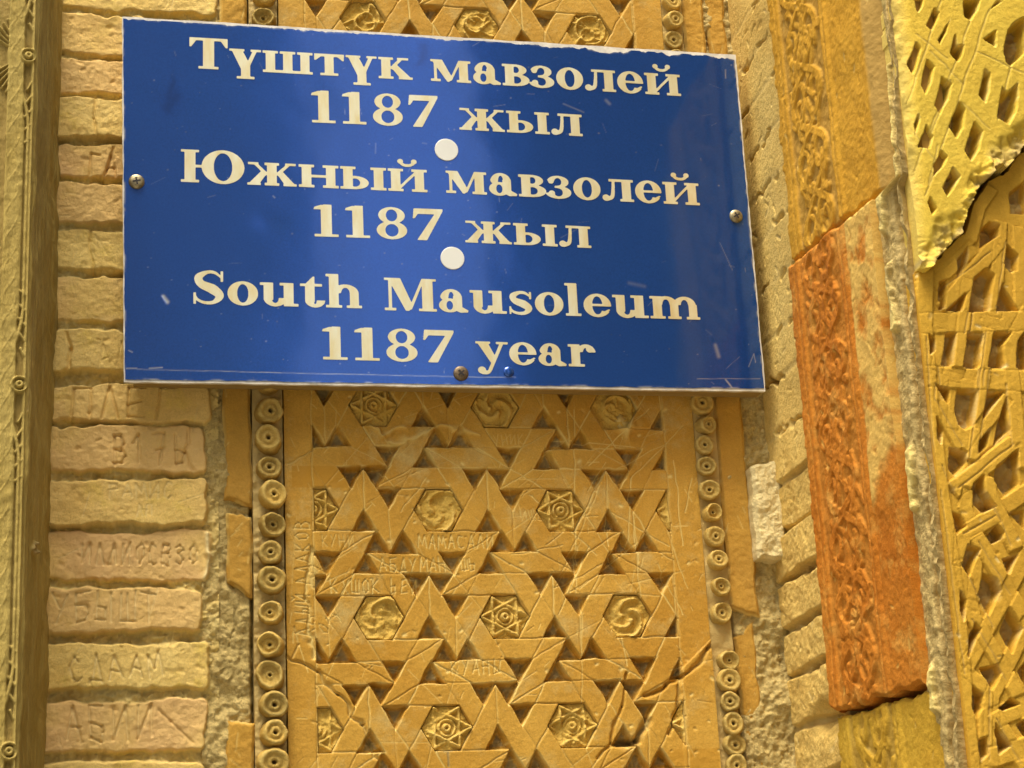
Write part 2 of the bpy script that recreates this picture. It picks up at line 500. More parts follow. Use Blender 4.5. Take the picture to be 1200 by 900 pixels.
# ------------------------------------------------------------------ brick pier on the left
pier = thing('brick_pier', 'pale yellow brick pier with scratched names left of the sign', 'brick pier', (-0.34, 0.0, -0.36))
U, V = grid(-0.452, -0.2435, -0.36, 0.74, 0.00105)
hf = HF(U, V)
ypx = [(893, 960), (820, 880), (755, 806), (689, 742), (622, 679), (561, 615), (500, 553), (450, 495), (385, 436), (324, 377), (269, 319), (216, 263), (171, 207), (117, 162), (69, 112), (18, 66), (-40, 12)]
right_px = [240, 240, 242, 238, 245, 242, 240, 245, 243, 243, 242, 243, 243, 244, 245, 250, 252]
hf.H[:] = -0.0080 + 0.008 * fbm(U, V, 30, 3, 5, .6) + 0.0040 * fbm(U, V, 190, 4, 3)
hf.mort[:] = np.clip(0.75 + 0.6 * fbm(U, V, 50, 5, 3), 0, 1)
bricks = []
for i, (ya, yb) in enumerate(ypx):
    zt, zb = at(150, ya)[1], at(150, yb)[1]
    xr = at(right_px[i], (ya + yb) / 2)[0]
    bricks.append((zb, zt, xr))
    wob = 0.0075 * fbm(U, V, 18, 100 + i, 4, .6)
    tilt = random.uniform(-.015, .015)
    cx, cz = (-0.46 + xr) / 2, (zb + zt) / 2
    hx, hz = (xr + 0.46) / 2, (zt - zb) / 2
    dx = np.abs(U - cx) - hx + wob
    dz = np.abs(V - cz - tilt * (U - cx)) - hz + wob * 0.75 + 0.0035 * fbm(U, V, 90, 130 + i, 2)
    rc = 0.007
    q = np.hypot(np.maximum(dx + rc, 0), np.maximum(dz + rc, 0)) + np.minimum(np.maximum(dx + rc, dz + rc), 0) - rc
    f = sm(0.5 - q / 0.0045)
    out = random.uniform(-.0025, .0035)
    top = out + 0.0032 * fbm(U, V, 20, 160 + i, 3) + 0.0009 * fbm(U, V, 200, 190 + i, 3)
    hf.H = hf.H * (1 - f) + np.maximum(hf.H, top) * f
    hf.mort *= (1 - f)
    hf.tint = np.where(f > .5, [.1, .8, .0, .55, .9, .2, .6, .35][i % 8] * np.clip(.8 + 1.2 * fbm(U, V, 14, 220 + i, 3), 0, 1), hf.tint)
# chips, pits and vertical cracks
for k in range(170):
    x, y = random.uniform(-.44, -.25), random.uniform(-.33, .62)
    r = random.uniform(.001, .003)
    hf.line((x, y), (x + random.uniform(-r, r) * 2, y + random.uniform(-r, r)), r, random.uniform(.0006, .002))
hf.path([at(112, 115), at(110, 140), at(113, 160)], 0.0012, 0.003)
hf.path([at(134, 172), at(128, 195), at(120, 215)], 0.0012, 0.004, wob=.002)
hf.path([at(105, 270), at(107, 320)], 0.0012, 0.003, wob=.003)
hf.path([at(77, 386), at(84, 410), at(80, 432)], 0.0015, 0.004, wob=.003)
hf.path([at(222, 500), at(217, 530), at(225, 552)], 0.0015, 0.003, wob=.003)
gr = dict(wd=0.0012, depth=0.0034)
hf.text('ПЛЕГ', at(84, 490), 0.036, 0.0, wear=0.0, wid=0.95, **gr)
hf.text('В17Ь', at(134, 545), 0.034, 0.02, wear=0.25, wid=0.62, **gr)
hf.text('РАМИС', at(128, 585), 0.017, 0.02, wd=.0008, depth=.0011, wear=.5, wid=0.95)
hf.text('АП', at(160, 606), 0.014, 0.05, wd=.0008, depth=.0009, wear=.5)
hf.text('ИЛЛИОСВЗО', at(96, 660), 0.022, -0.01, wd=.0010, depth=.0022, wear=.45, wid=0.62)
hf.text('УБЫШТ', at(62, 728), 0.030, 0.0, wd=.0010, depth=.0022, wear=.6, wid=0.82)
hf.text('СДААМ', at(82, 800), 0.026, 0.05, wd=.0010, depth=.0022, wear=.6, wid=0.85)
hf.text('АБИИ', at(80, 868), 0.034, 0.02, wd=.0012, depth=.0028, wear=0.45, wid=0.7)
hf.text('Г', at(105, 205), 0.026, 0.0, **gr)
hf.text('А', at(122, 208), 0.030, 0.0, **gr)
hf.text('АЛ', at(116, 430), 0.026, 0.1, wd=.0008, depth=.0012, wear=.1)
hf.text('М', at(112, 300), 0.024, 0.4, wd=.0008, depth=.0010, wear=.2)
hf.path([at(186, 832), at(200, 845), at(226, 870)], 0.0012, 0.002)
for k in range(70):
    x, y = random.uniform(-.43, -.26), random.uniform(-.33, .62)
    an = random.uniform(-.6, .6) + random.choice((0, 1.4))
    L = random.uniform(.006, .035)
    hf.line((x, y), (x + L * math.cos(an), y + L * math.sin(an)), .00055, .0006, wear=random.uniform(.1, .5))
# white plaster drip at the end of one brick
hf.path([at(244, 625), at(246, 650), at(241, 678)], 0.0028, -0.004, wear=1.0, wob=.002)
sheet('brickwork', planar(U, V, hf.H, 0.0), M['brick'], pier, hf, back=(0, 0.034, 0))

# ------------------------------------------------------------------ carved post at far left
post = thing('carved_post', 'weathered olive brown carved wooden post left of the brick pier', 'post', (-0.53, -0.05, -0.40))
PR = [(-0.64, -0.2), (-0.4470, -0.2), (-0.4420, -0.193), (-0.4325, -0.10), (-0.4225, 0.0), (-0.4215, 0.02)]
PR = np.array(PR)
seg = np.hypot(*(PR[1:] - PR[:-1]).T)
cs = np.concatenate([[0], np.cumsum(seg)])
U, V = grid(0.13, cs[-1], -0.42, 0.62, 0.0009)
hf = HF(U, V)
XE = cs[1] + 0.010                       # end of the carved front
xb = U - XE                              # distance from the front's edge
hf.H = 0.0022 * fbm(U * 6, V * .35, 24, 61, 4) + 0.004 * fbm(U, V, 14, 62, 4)
lev = -0.0055
car = (xb < -0.010)
hf.H[car] = lev + .0012 * fbm(U, V, 60, 65, 3)[car]
hf.mort[car] = 0.45
zz = np.linspace(-0.42, 0.62, 400)
P_ = 0.36
ph = (zz - 0.435) / P_
og = np.abs(np.mod(ph, 1) - 0.5) * 2
for k, (c0, amp, hw) in enumerate(((0.0135, 0.012, .0020), (0.0185, 0.013, .0014))):
    x = XE - c0 - amp * sm((og - 0.55) / 0.45) * 1.3
    hf.ridge(np.stack([x, zz], -1), hw, lev, -0.0005, 0.0009)
hf.ridge(np.stack([np.full(400, XE - 0.0095), zz], -1), .0015, lev, 0.0005, 0.0008)
for k in range(2):
    hf.ridge(np.stack([XE - 0.0275 + 0.0062 * np.sin(zz * 105 + k * math.pi), zz], -1), .0024, lev, 0.000, 0.0009)
    hf.ridge(np.stack([XE - 0.0275 + 0.0062 * np.sin(zz * 105 + k * math.pi), zz], -1), .0005, 0.0, .0006, 0.0006)
for zc in (0.435 - P_ * 1.0, 0.435, 0.435 - 2 * P_):
    for r, hw in ((0.0075, .0015), (0.0025, .002)):
        t = np.linspace(0, 2 * math.pi, 24)
        hf.ridge(np.stack([XE - 0.0150 + r * np.cos(t), zc + r * np.sin(t)], -1), hw, lev, 0.002, .001)
    for s in (-1, 1):
        for j in range(7):
            a0 = s * (0.1 + j * 0.2)
            L_ = np.linspace(0, .032, 12)
            hf.ridge(np.stack([XE - 0.017 - L_ * math.cos(a0), zc + L_ * math.sin(a0) + s * 1.5 * L_ ** 1.3], -1), .0011, lev, -.001, .0008)
        for j in range(5):
            zb = zc + s * (.03 + .016 * j)
            hf.ridge([(XE - .011, zb), (XE - .015 - .0015 * j, zb + s * .008)], .0016, lev, -.001, .0009)
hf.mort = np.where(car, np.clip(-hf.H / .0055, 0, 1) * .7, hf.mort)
hf.H[car] += 0.0010 * fbm(U, V, 120, 63, 3)[car]
for k in range(150):
    x = random.uniform(XE - .01, cs[-1]); y = random.uniform(-.42, .6)
    hf.line((x, y), (x + random.uniform(-.003, .003), y + random.uniform(.02, .12)), .0008, random.uniform(.0004, .0012), wear=random.choice((0, 0, .35)), mort=random.choice((0, .4)))
yy, zk = 0, at(38, 655, -.12)[1]
hf.path([(XE + .03, zk), (XE + .055, zk + .012), (XE + .06, zk + .004), (XE + .045, zk)], .002, -.003, wear=.6)
sp_ = np.interp(U, cs, PR[:, 0]), np.interp(U, cs, PR[:, 1])
# smooth the corners of the profile
Nx, Ny = np.gradient(sp_[1][0]), -np.gradient(sp_[0][0])
ker = np.ones(9) / 9
Nx, Ny = np.convolve(np.pad(Nx, 4, 'edge'), ker, 'valid'), np.convolve(np.pad(Ny, 4, 'edge'), ker, 'valid')
nl = np.hypot(Nx, Ny)
Nx, Ny = Nx / nl, Ny / nl
edge = 0.004 * fbm(U * 0 + 1, V, 26, 64, 4) * sm((U - cs[3]) / .08)
P = np.stack([sp_[0] + Nx * hf.H + edge, sp_[1] + Ny * hf.H, V], -1)
sheet('post_face', P, M['post'], post, hf, back=(-0.0, 0.03, 0))

# ------------------------------------------------------------------ carved terracotta panel in the niche
A = 0.14
S3 = math.sqrt(3) / 2
PXL, PXR = -0.1715, 0.3040
IXL, IXR = -0.1405, 0.2680
panel = thing('carved_relief', 'amber terracotta panel of interlaced stars with triangular pits below the sign', 'carved panel', (0.065, 0.0, -0.345))
_v = np.concatenate([np.arange(-.345, .155, .00075), np.arange(.155, .56, .004), np.arange(.56, .72, .00075)])
U, V = np.meshgrid(np.arange(PXL, PXR + .0001, .00075), _v)
# the lower right piece has slid outwards along the break
hf = HF(U, V)
hf.H = 0.0020 * fbm(U, V, 6, 71, 2) + 0.0004 * fbm(U, V, 60, 72, 3) + 0.0002 * fbm(U, V, 320, 73, 2)
sites = [(i + 0.5 * (j % 2), j) for j in range(-4, 7) for i in range(-3, 5)]
centres = [((i) * A, j * S3 * A) for (i, j) in sites]


def tri_pit(cx, cz, up, size, depth, sk):
    R = size * 0.8
    k = hf.win(cx - R, cx + R, cz - R, cz + R)
    if len(k[0]) == 0: return
    x, y = hf.U[k] - cx, (hf.V[k] - cz) * (1 if up else -1)
    x0 = x + 0.0017 * fbm(hf.U[k], hf.V[k], 70, sk, 2)
    y0 = y + 0.0017 * fbm(hf.U[k], hf.V[k], 70, sk + 3, 2)
    inr = size / (2 * math.sqrt(3))
    sd = np.maximum.reduce([-y0 - inr, 0.5 * y0 + S3 * x0 - inr, 0.5 * y0 - S3 * x0 - inr])
    f = np.clip((-sd + .0003) / 0.0026, 0, 1)
    edge_ok = (hf.U[k] > IXL + 0.001) & (hf.U[k] < IXR - 0.001)
    f = f * edge_ok
    hf.H[k] = np.minimum(hf.H[k], hf.H[k] * (1 - f) + f * (-depth + 0.006 * fbm(hf.U[k], hf.V[k], 110, sk + 7, 3)))
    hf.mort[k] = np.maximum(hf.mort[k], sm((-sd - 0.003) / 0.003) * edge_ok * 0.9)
    # chipped pale arris on a side or two
    ar = np.exp(-((sd - 0.0002) / 0.0009) ** 2) * edge_ok
    hf.wear[k] = np.maximum(hf.wear[k], ar * np.clip(0.25 + 1.6 * fbm(hf.U[k], hf.V[k], 60, sk + 11, 2), 0, 0.7))


n = 0
for (cx, cz) in centres:
    for up, c in ((True, (cx + 0.5 * A, cz - A / (2 * math.sqrt(3)))), (False, (cx, cz - A / math.sqrt(3)))):
        d = 0.2 * A
        pts = [c]
        for t in (0, 120, 240):
            t2 = math.radians(t if up else t + 180)
            pts.append((c[0] + d * math.cos(t2), c[1] + d * math.sin(t2)))
        for p in pts:
            n += 1
            if not (IXL - .01 < p[0] < IXR + .01 and -.37 < p[1] < .74): continue
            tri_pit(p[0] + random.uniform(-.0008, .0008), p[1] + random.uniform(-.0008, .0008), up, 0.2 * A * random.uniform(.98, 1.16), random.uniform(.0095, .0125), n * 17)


def clipseg(p, q, x0, x1):
    if p[0] > q[0]: p, q = q, p
    if q[0] <= x0 or p[0] >= x1: return None
    f = lambda x: (x, p[1] + (q[1] - p[1]) * (x - p[0]) / (q[0] - p[0] + 1e-12))
    return (f(x0) if p[0] < x0 else p), (f(x1) if q[0] > x1 else q)


for (cx, cz) in centres:
    k = hf.win(cx - .03, cx + .03, cz - .03, cz + .03)
    if len(k[0]):
        x, y = hf.U[k] - cx, hf.V[k] - cz
        ap = 0.1732 * A + 0.0006
        sd = np.maximum.reduce([np.abs(y), np.abs(0.5 * y + S3 * x), np.abs(0.5 * y - S3 * x)]) - ap
        ok = (hf.U[k] > IXL + .001) & (hf.U[k] < IXR - .001)
        f = np.clip(-sd / 0.0016, 0, 1) * ok
        hf.H[k] = hf.H[k] * (1 - f) + f * (-0.011)
        hf.mort[k] = np.maximum(hf.mort[k], f * .7)
    for r in range(6):
        ca, sa = math.cos(r * math.pi / 3), math.sin(r * math.pi / 3)
        rot = lambda a, b: (cx + (a * ca + b * sa) * A, cz + (a * sa - b * ca) * A)   # design is written with y down
        for (p, q, dep, pr) in (((-.1, .1732), (.5, .1732), .0011, 1), ((.5, .1732), (.2, .3464), .0009, .92), ((-.2, .3464), (0, .3464), .0007, .7)):
            if random.random() > pr: continue
            # mirror handled by the y-down convention
            s_ = clipseg(rot(*p), rot(*q), IXL, IXR)
            if s_ is None: continue
            hf.line(s_[0], s_[1], 0.00075, dep * random.uniform(.8, 1.3), wear=random.choice((.1, .35, .55, .8)), wob=.0009, seed=r)
# pieces of the panel differ a little in firing colour
for k in range(26):
    cx, cz = random.choice(centres)
    a_ = random.randrange(3)
    cx, cz = cx + random.uniform(-.05, .05), cz + random.uniform(-.05, .05)
    x_, y_ = U - cx, V - cz
    ca, sa = math.cos(a_ * math.pi / 3), math.sin(a_ * math.pi / 3)
    m_ = (np.abs(x_ * ca + y_ * sa) < .036) & (np.abs(-x_ * sa + y_ * ca) < .0125)
    hf.tint[m_] = random.uniform(.2, .9)
# border grooves
hf.path([(IXL, z) for z in np.linspace(-.345, .72, 30)], .0009, .0012, wear=.4, wob=.001)
hf.path([(IXR, z) for z in np.linspace(-.345, .72, 30)], .0009, .0010, wear=.3, wob=.001)
hf.path([at(364, 640), at(360, 700), at(365, 770)], .0016, .003, wear=.8, wob=.003)
# breaks and cracks
hf.path([at(338, 770), at(372, 785), at(395, 812), at(425, 850), at(445, 900)], .0016, .004, wear=.5, wob=.004)
hf.path([at(850, 742), at(828, 760), at(800, 795), at(785, 860)], .0018, .006, wear=.3, wob=.004)
k = ((V < at(840, 752)[1] + (U - .302) * .9) & (U > IXR - .004))
hf.H[k] += 0.003
hf.path([at(800, 795), at(782, 802), at(755, 815)], .0022, .006, wob=.003)
hf.path([at(735, 790), at(728, 830), at(715, 870), at(700, 890)], .0014, .004, wob=.003)
hf.path([at(760, 845), at(748, 868), at(725, 872)], .0035, .009, mort=.8, wob=.003)
hf.path([at(338, 545), at(365, 528), at(372, 510)], .0012, .002, wear=.5, wob=.003)
hf.path([at(455, 520), at(520, 500), at(560, 505)], .0022, -.003, wear=.5, wob=.006)
hf.path([at(430, 497), at(450, 508), at(475, 500)], .0035, -.004, wear=.4, wob=.006)
# pale plaster dab low right, lump under the sign
hf.path([at(728, 492), at(735, 500)], .009, -.010, wear=.75, wob=.006)
hf.path([at(345, 735), at(350, 755), at(343, 770)], .0012, .0016, wear=.4)
hf.path([at(365, 640), at(368, 690)], .003, .0015, wear=.7, wob=.006)
# scratches: long construction-like lines at the right, random elsewhere
for (a_, b_) in (((673, 480), (675, 700)), ((676, 640), (678, 660)), ((682, 700), (681, 850)), ((700, 575), (650, 690)), ((560, 525), (640, 575)), ((690, 545), (760, 480)), ((715, 600), (785, 640)), ((740, 560), (735, 640)), ((745, 640), (750, 700)), ((700, 560), (780, 520)), ((712, 575), (712, 640)), ((775, 600), (806, 690)), ((620, 580), (700, 650)), ((600, 650), (660, 640)), ((790, 540), (800, 640)), ((640, 640), (690, 600)), ((650, 690), (720, 655)), ((500, 560), (470, 600)), ((742, 600), (748, 660)), ((690, 640), (655, 720)), ((770, 660), (800, 720)), ((812, 560), (802, 600)), ((720, 700), (735, 780)), ((630, 610), (700, 605)), ((660, 560), (720, 660)), ((800, 500), (740, 560))):
    hf.line(at(*a_), at(*b_), .0006, .0008, wear=random.uniform(.45, .9), wob=.0012)
for k in range(240):
    x, y = random.uniform(PXL, PXR), random.uniform(-.34, .14)
    an = random.choice((0.1, 1.05, 2.1, 1.57, 0.6)) + random.uniform(-.3, .3)
    L = random.expovariate(1 / .02)
    hf.line((x, y), (x + L * math.cos(an), y + L * math.sin(an)), random.uniform(.0004, .0006), random.uniform(.0002, .0007), wear=random.uniform(.15, .7))
for k in range(110):
    x, y = random.uniform(PXL, PXR), random.uniform(-.34, .14)
    r = random.uniform(.0007, .002)
    hf.line((x, y), (x + r, y + r * random.uniform(-1, 1)), r, .0009, wear=random.choice((.2, .8)))
gt = dict(wd=.00065, depth=.0009, wear=.8)
hf.text('АБДУМАН', at(446, 669), .0145, .0, wid=.80, **gt)
hf.text('МАМАСАЛИ', at(491, 642), .0145, .0, wid=.80, **gt)
hf.text('КУШОК ЬЕЙ', at(388, 695), .0155, .0, wid=.78, **gt)
hf.text('КУАНЫ', at(530, 790), .0150, .0, wid=.82, **gt)
hf.text('ШЬ', at(541, 668), .0135, .0, wid=.8, **gt)
hf.text('КУНИ', at(378, 640), .0125, .0, wid=.8, wd=.0006, depth=.0006, wear=.5)
hf.text('ГОРУ', at(374, 752), .014, .75, wid=.8, wd=.0006, depth=.0007, wear=.55)
hf.text('ИШЛ', at(612, 610), .012, .1, wid=.8, wd=.0006, depth=.0006, wear=.5)
hf.text('ЛДЫЙ АДАКОВ', at(364, 745), .0155, math.pi / 2, wid=.85, **gt)
hf.text('УНИК', at(580, 522), .012, .05, wid=.8, wd=.0006, depth=.0006, wear=.4)
# paint mark at the foot of the panel
hf.text('Т', at(522, 899), .018, 0, wd=.0012, depth=.0004, mort=.9)
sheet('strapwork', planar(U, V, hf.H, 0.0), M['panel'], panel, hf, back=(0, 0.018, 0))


def rosette(cx, cz, kind, seed):
    R = 0.1732 * A
    x0, x1 = max(cx - R * 1.18, IXL + .0015), min(cx + R * 1.18, IXR - .0015)
    if x1 - x0 < .008: return
    u, v = grid(x0, x1, cz - R * 1.02, cz + R * 1.02, .0006)
    q = HF(u, v)
    lo, hi = -.0048, -.0005
    q.H[:] = lo
    rr = random.Random(seed)
    if kind == 'star':
        for t0 in (0, math.pi):
            tp = [(cx + R * 1.12 * math.cos(t0 + a), cz + R * 1.0 * math.sin(t0 + a)) for a in (0, 2 * math.pi / 3, 4 * math.pi / 3, 2 * math.pi)]
            q.ridge(tp, .0018, lo, hi + .001, .0014)
        t = np.linspace(0, 2 * math.pi, 28)
        q.ridge(np.stack([cx + .0088 * np.cos(t), cz + .0088 * np.sin(t)], -1), .0014, lo, hi, .0012)
        q.ridge(np.stack([cx + .0030 * np.cos(t), cz + .0030 * np.sin(t)], -1), .0018, lo, hi + .002, .0016)
        for k in range(6):
            a = k * math.pi / 3 + math.pi / 6
            q.ridge([(cx + .013 * math.cos(a), cz + .013 * math.sin(a)), (cx + .0185 * math.cos(a), cz + .0185 * math.sin(a))], .0016, lo, hi - .002, .0016)
    elif kind == 'whorl':
        for k in range(3):
            a = k * 2 * math.pi / 3 + rr.uniform(0, .4) + .5
            t = np.linspace(0, 1, 18)
            rad = R * (1.02 - .72 * t)
            an = a + t * 2.5
            q.ridge(np.stack([cx + rad * np.cos(an), cz + rad * np.sin(an)], -1), .0021, lo, hi + .0012, .0018)
            an2 = a + .9 + t * 1.5
            q.ridge(np.stack([cx + R * (.85 - .4 * t) * np.cos(an2), cz + R * (.85 - .4 * t) * np.sin(an2)], -1), .0013, lo, hi - .001, .0016)
            q.ridge([(cx + rad[-1] * math.cos(an[-1]), cz + rad[-1] * math.sin(an[-1]))] * 2, .0028, lo, hi + .001, .0018)
        t = np.linspace(0, 2 * math.pi, 7)
        q.ridge(np.stack([cx + R * 1.05 * np.cos(t), cz + R * 1.05 * np.sin(t)], -1), .0014, lo, hi - .001, .0013)
    else:
        for k in range(2):
            t = np.linspace(0, 1, 30)
            rad = R * (.95 - .75 * t)
            an = rr.uniform(0, 6) + t * 5.5 * (1 if k else -1)
            q.ridge(np.stack([cx + rad * np.cos(an), cz + rad * np.sin(an)], -1), .0019, lo, hi, .0018)
        for k in range(4):
            a = rr.uniform(0, 6.28)
            q.ridge([(cx + .3 * R * math.cos(a), cz + .3 * R * math.sin(a)), (cx + R * math.cos(a + .5), cz + R * math.sin(a + .5))], .0015, lo, hi - .001, .0016)
    q.H = lo + (q.H - lo) * np.clip(.75 + 1.3 * fbm(u, v, 55, seed * 5, 3), .15, 1.1) + .0032 * fbm(u, v, 110, seed * 7, 4) + .0006 * fbm(u, v, 420, seed * 7 + 3, 2)
    q.wear = np.clip((q.H - hi + .003) / .004, 0, 1) * .55 * np.clip(.6 + 1.5 * fbm(u, v, 90, seed + 3, 3), 0, 1)
    s = np.maximum.reduce([np.abs(v - cz), np.abs(.5 * (v - cz) + S3 * (u - cx)), np.abs(.5 * (v - cz) - S3 * (u - cx))])
    sheet('rosette', planar(u, v, q.H, 0.0), M['rosette'], panel, q, mask=(s < R * .99), back=(0, .005, 0))


kinds = {(0, 0): 'whorl', (1, 0): 'star', (-.5, -1): 'whorl', (.5, -1): 'star', (1.5, -1): 'whorl', (0, -2): 'star', (1, -2): 'star', (.5, 1): 'whorl', (-.5, 1): 'star'}
for i, ((a, j), (cx, cz)) in enumerate(zip(sites, centres)):
    if not (IXL < cx + .02 and cx - .02 < IXR and -.34 < cz < .72): continue
    if j in (2, 3): continue                       # behind the sign
    rosette(cx, cz, kinds.get((a, j), 'curl' if j > 0 else 'star'), i + 11)


# ------------------------------------------------------------------ bead mouldings either side of the panel
def bead_mesh(name, R, L, seed):
    rr = random.Random(seed)
    prof = [(R * 1.02, 0), (R * 1.0, L * .75), (R * .93, L * .93), (R * .80, L * 1.0), (R * .62, L * .93), (R * .50, L * .86), (R * .40, L * .92), (R * .28, L * .97), (R * .17, L * .90), (R * .11, L * .55), (0.0001, L * .5)]
    nn = 26
    vs, fs, mo, we = [], [], [], []
    w0 = [rr.uniform(-.16, .12) for _ in range(9)]
    wr = [1 + w0[int(j * 9 / nn)] * .6 + w0[(int(j * 9 / nn) + 1) % 9] * .4 for j in range(nn)]
    kr = rr.uniform(.75, 1.2)
    prof = [(r_ * (kr if 4 < k_ < 9 else 1), y_) for k_, (r_, y_) in enumerate(prof)]
    worn = rr.choice((0, .2, .5, .9))
    prof = [(r_, y_ * (1 - worn * .25) + worn * rr.uniform(-.06, .06) if 3 < k_ < 9 else y_) for k_, (r_, y_) in enumerate(prof)]
    for i, (r, y) in enumerate(prof):
        for j in range(nn):
            a = 2 * math.pi * j / nn
            jit = (wr[j] + wr[j - 1]) / 2 + rr.uniform(-.02, .02)
            vs.append((r * jit * math.cos(a), -(y + rr.uniform(-.02, .02)), r * jit * math.sin(a)))
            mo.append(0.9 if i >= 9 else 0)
            we.append(rr.uniform(0, .5) if i in (2, 3, 7) else rr.uniform(0, .15))
    for i in range(len(prof) - 1):
        for j in range(nn):
            fs.append((i * nn + j, i * nn + (j + 1) % nn, (i + 1) * nn + (j + 1) % nn, (i + 1) * nn + j))
    me = bpy.data.meshes.new(name)
    me.from_pydata(vs, [], fs)
    for an, av in (('mort', mo), ('wear', we)):
        t = me.attributes.new(an, 'FLOAT', 'POINT')
        t.data.foreach_set('value', av)
    me.polygons.foreach_set('use_smooth', [True] * len(fs))
    me.materials.append(M['bead'])
    return me


bead_meshes = [bead_mesh('bead', 1.0, 1.0, k) for k in range(11)]


def beads(parent, pts, R, L, y):
    for i, (x, z) in enumerate(pts):
        o = bpy.data.objects.new('bead', bead_meshes[(i * 4 + len(pts)) % 11])
        COL.objects.link(o)
        o.parent = parent
        k = random.uniform(.88, 1.06)
        o.scale = (R * k, L * random.uniform(.68, 1.10), R * k * random.uniform(.95, 1.05))
        o.location = Vector((x, y, z + Z0)) - Vector(parent.location)
        o.rotation_euler = (random.uniform(-.16, .16), random.uniform(0, 6.28), random.uniform(-.16, .16))


lp = [(313, 483), (315, 517), (314, 550), (318, 582), (317, 616), (317, 649), (318, 682), (317, 720), (319, 757), (317, 794), (319, 827), (319, 861), (319, 893)]
LB = [at(*p) for p in lp]
z = LB[0][1]
while z < .70:
    z += .0345
    LB.append((at(312, 250)[0], z))
bl = thing('bead_moulding', 'worn vertical row of pierced clay beads along the left edge of the carved panel', 'bead moulding', (-.19, .01, -.345), 'bead mouldings beside the carved panel')
U, V = grid(-.2065, -.173, -.345, .72, .0014)
hf = HF(U, V)
hf.H = .005 * fbm(U, V, 40, 201, 4) + .003 * fbm(U, V, 180, 203, 2)
hf.mort[:] = .8
sheet('channel', planar(U, V, hf.H, .0005), M['fillet'], bl, hf, back=(0, .02, 0))
beads(bl, LB, .0150, .021, .004)

rp = [(822, 474), (824, 499), (825, 523), (828, 548), (830, 575), (832, 602), (836, 629), (839, 658), (842, 688), (844, 720), (852, 775), (853, 799), (856, 823), (858, 849), (860, 874), (862, 898)]
RB = [at(*p) for p in rp]
z = RB[0][1]
while z < .70:
    z += .0262
    RB.append((.3165, z))
br = thing('bead_moulding', 'vertical row of small pierced clay beads along the right edge of the carved panel', 'bead moulding', (.318, .01, -.345), 'bead mouldings beside the carved panel')
U, V = grid(.3046, .3305, -.345, .72, .0014)
hf = HF(U, V)
hf.H = .004 * fbm(U, V, 40, 211, 4)
hf.mort[:] = .7
sheet('channel', planar(U, V, hf.H, .0005), M['fillet'], br, hf, back=(0, .02, 0))
beads(br, RB, .0123, .016, .004)


# ------------------------------------------------------------------ flat terracotta fillets outside the beads
def fillet(x0, x1, z0, z1, label, seed, taper=0.0, wear=.0, y=0.0, top_cut=0.0):
    o = thing('terracotta_fillet', label, 'fillet', ((x0 + x1) / 2, y + .01, z0), 'terracotta fillets beside the bead mouldings')
    nu, nv = max(8, int((x1 - x0) / .0011)), max(8, int((z1 - z0) / .0014))
    s, t = np.meshgrid(np.linspace(0, 1, nu), np.linspace(0, 1, nv))
    zb = z0 + .006 * fbm(s * .04, s * 0, 50, seed, 3) + taper * (1 - s)
    zt = z1 + .008 * fbm(s * .04, s * 0 + 3, 50, seed + 1, 3) + top_cut * s
    Vv = zb + (zt - zb) * t
    Uu = x0 + (x1 - x0) * s + (.003 * fbm(s * 0 + 1, Vv, 40, seed + 2, 3)) * np.where(s < .5, 1 - 2 * s, 2 * s - 1)
    q = HF(Uu, Vv)
    q.H = .0022 * fbm(Uu, Vv, 25, seed + 3, 4) + .0007 * fbm(Uu, Vv, 180, seed + 4, 2)
    ed = np.minimum(np.minimum(s, 1 - s) * (x1 - x0), np.minimum(t, 1 - t) * (z1 - z0))
    q.H -= .004 * (1 - sm(ed / .0035))
    q.wear = np.clip(1 - ed / .003, 0, 1) * np.clip(.3 + 2 * fbm(Uu, Vv, 60, seed + 5, 2), 0, .6)
    for k in range(10):
        a, b = random.uniform(x0, x1), random.uniform(z0, z1)
        q.line((a, b), (a + random.uniform(-.01, .01), b + random.uniform(-.02, .02)), .0006, .0006, wear=.5)
    sheet('fillet_face', planar(Uu, Vv, q.H, y), M['fillet'], o, q, back=(0, .02, 0))
    return o


zc = lambda y_, x_=282: at(x_, y_)[1]
fillet(-.2380, -.2075, zc(592), .34, 'amber fillet with a chipped lower end under the left of the sign', 301, taper=.006)
fillet(-.2350, -.2075, zc(700), zc(602), 'short amber fillet tapering to a broken tip beside the left beads', 311, taper=.020)
fillet(-.2365, -.2070, -.345, zc(845), 'amber fillet at the foot of the wall left of the beads', 321)
fillet(-.2400, -.2080, .50, .72, 'pale amber fillet above the top left of the sign', 331)
fillet(.3315, .3655, at(870, 722)[1], .30, 'brown terracotta fillet right of the right bead row below the sign', 341, taper=.012, top_cut=0)
fillet(.3345, .3600, -.345, at(880, 745)[1], 'grey crusted broken fillet at the foot of the right bead row', 351, top_cut=.018, y=.004)
fillet(.3320, .3600, .50, .72, 'pale fillet above the top right corner of the sign', 361)
fillet(.3640, .3890, .50, .72, 'greyish rounded strip above the sign beside the brick jamb', 371, y=.004)

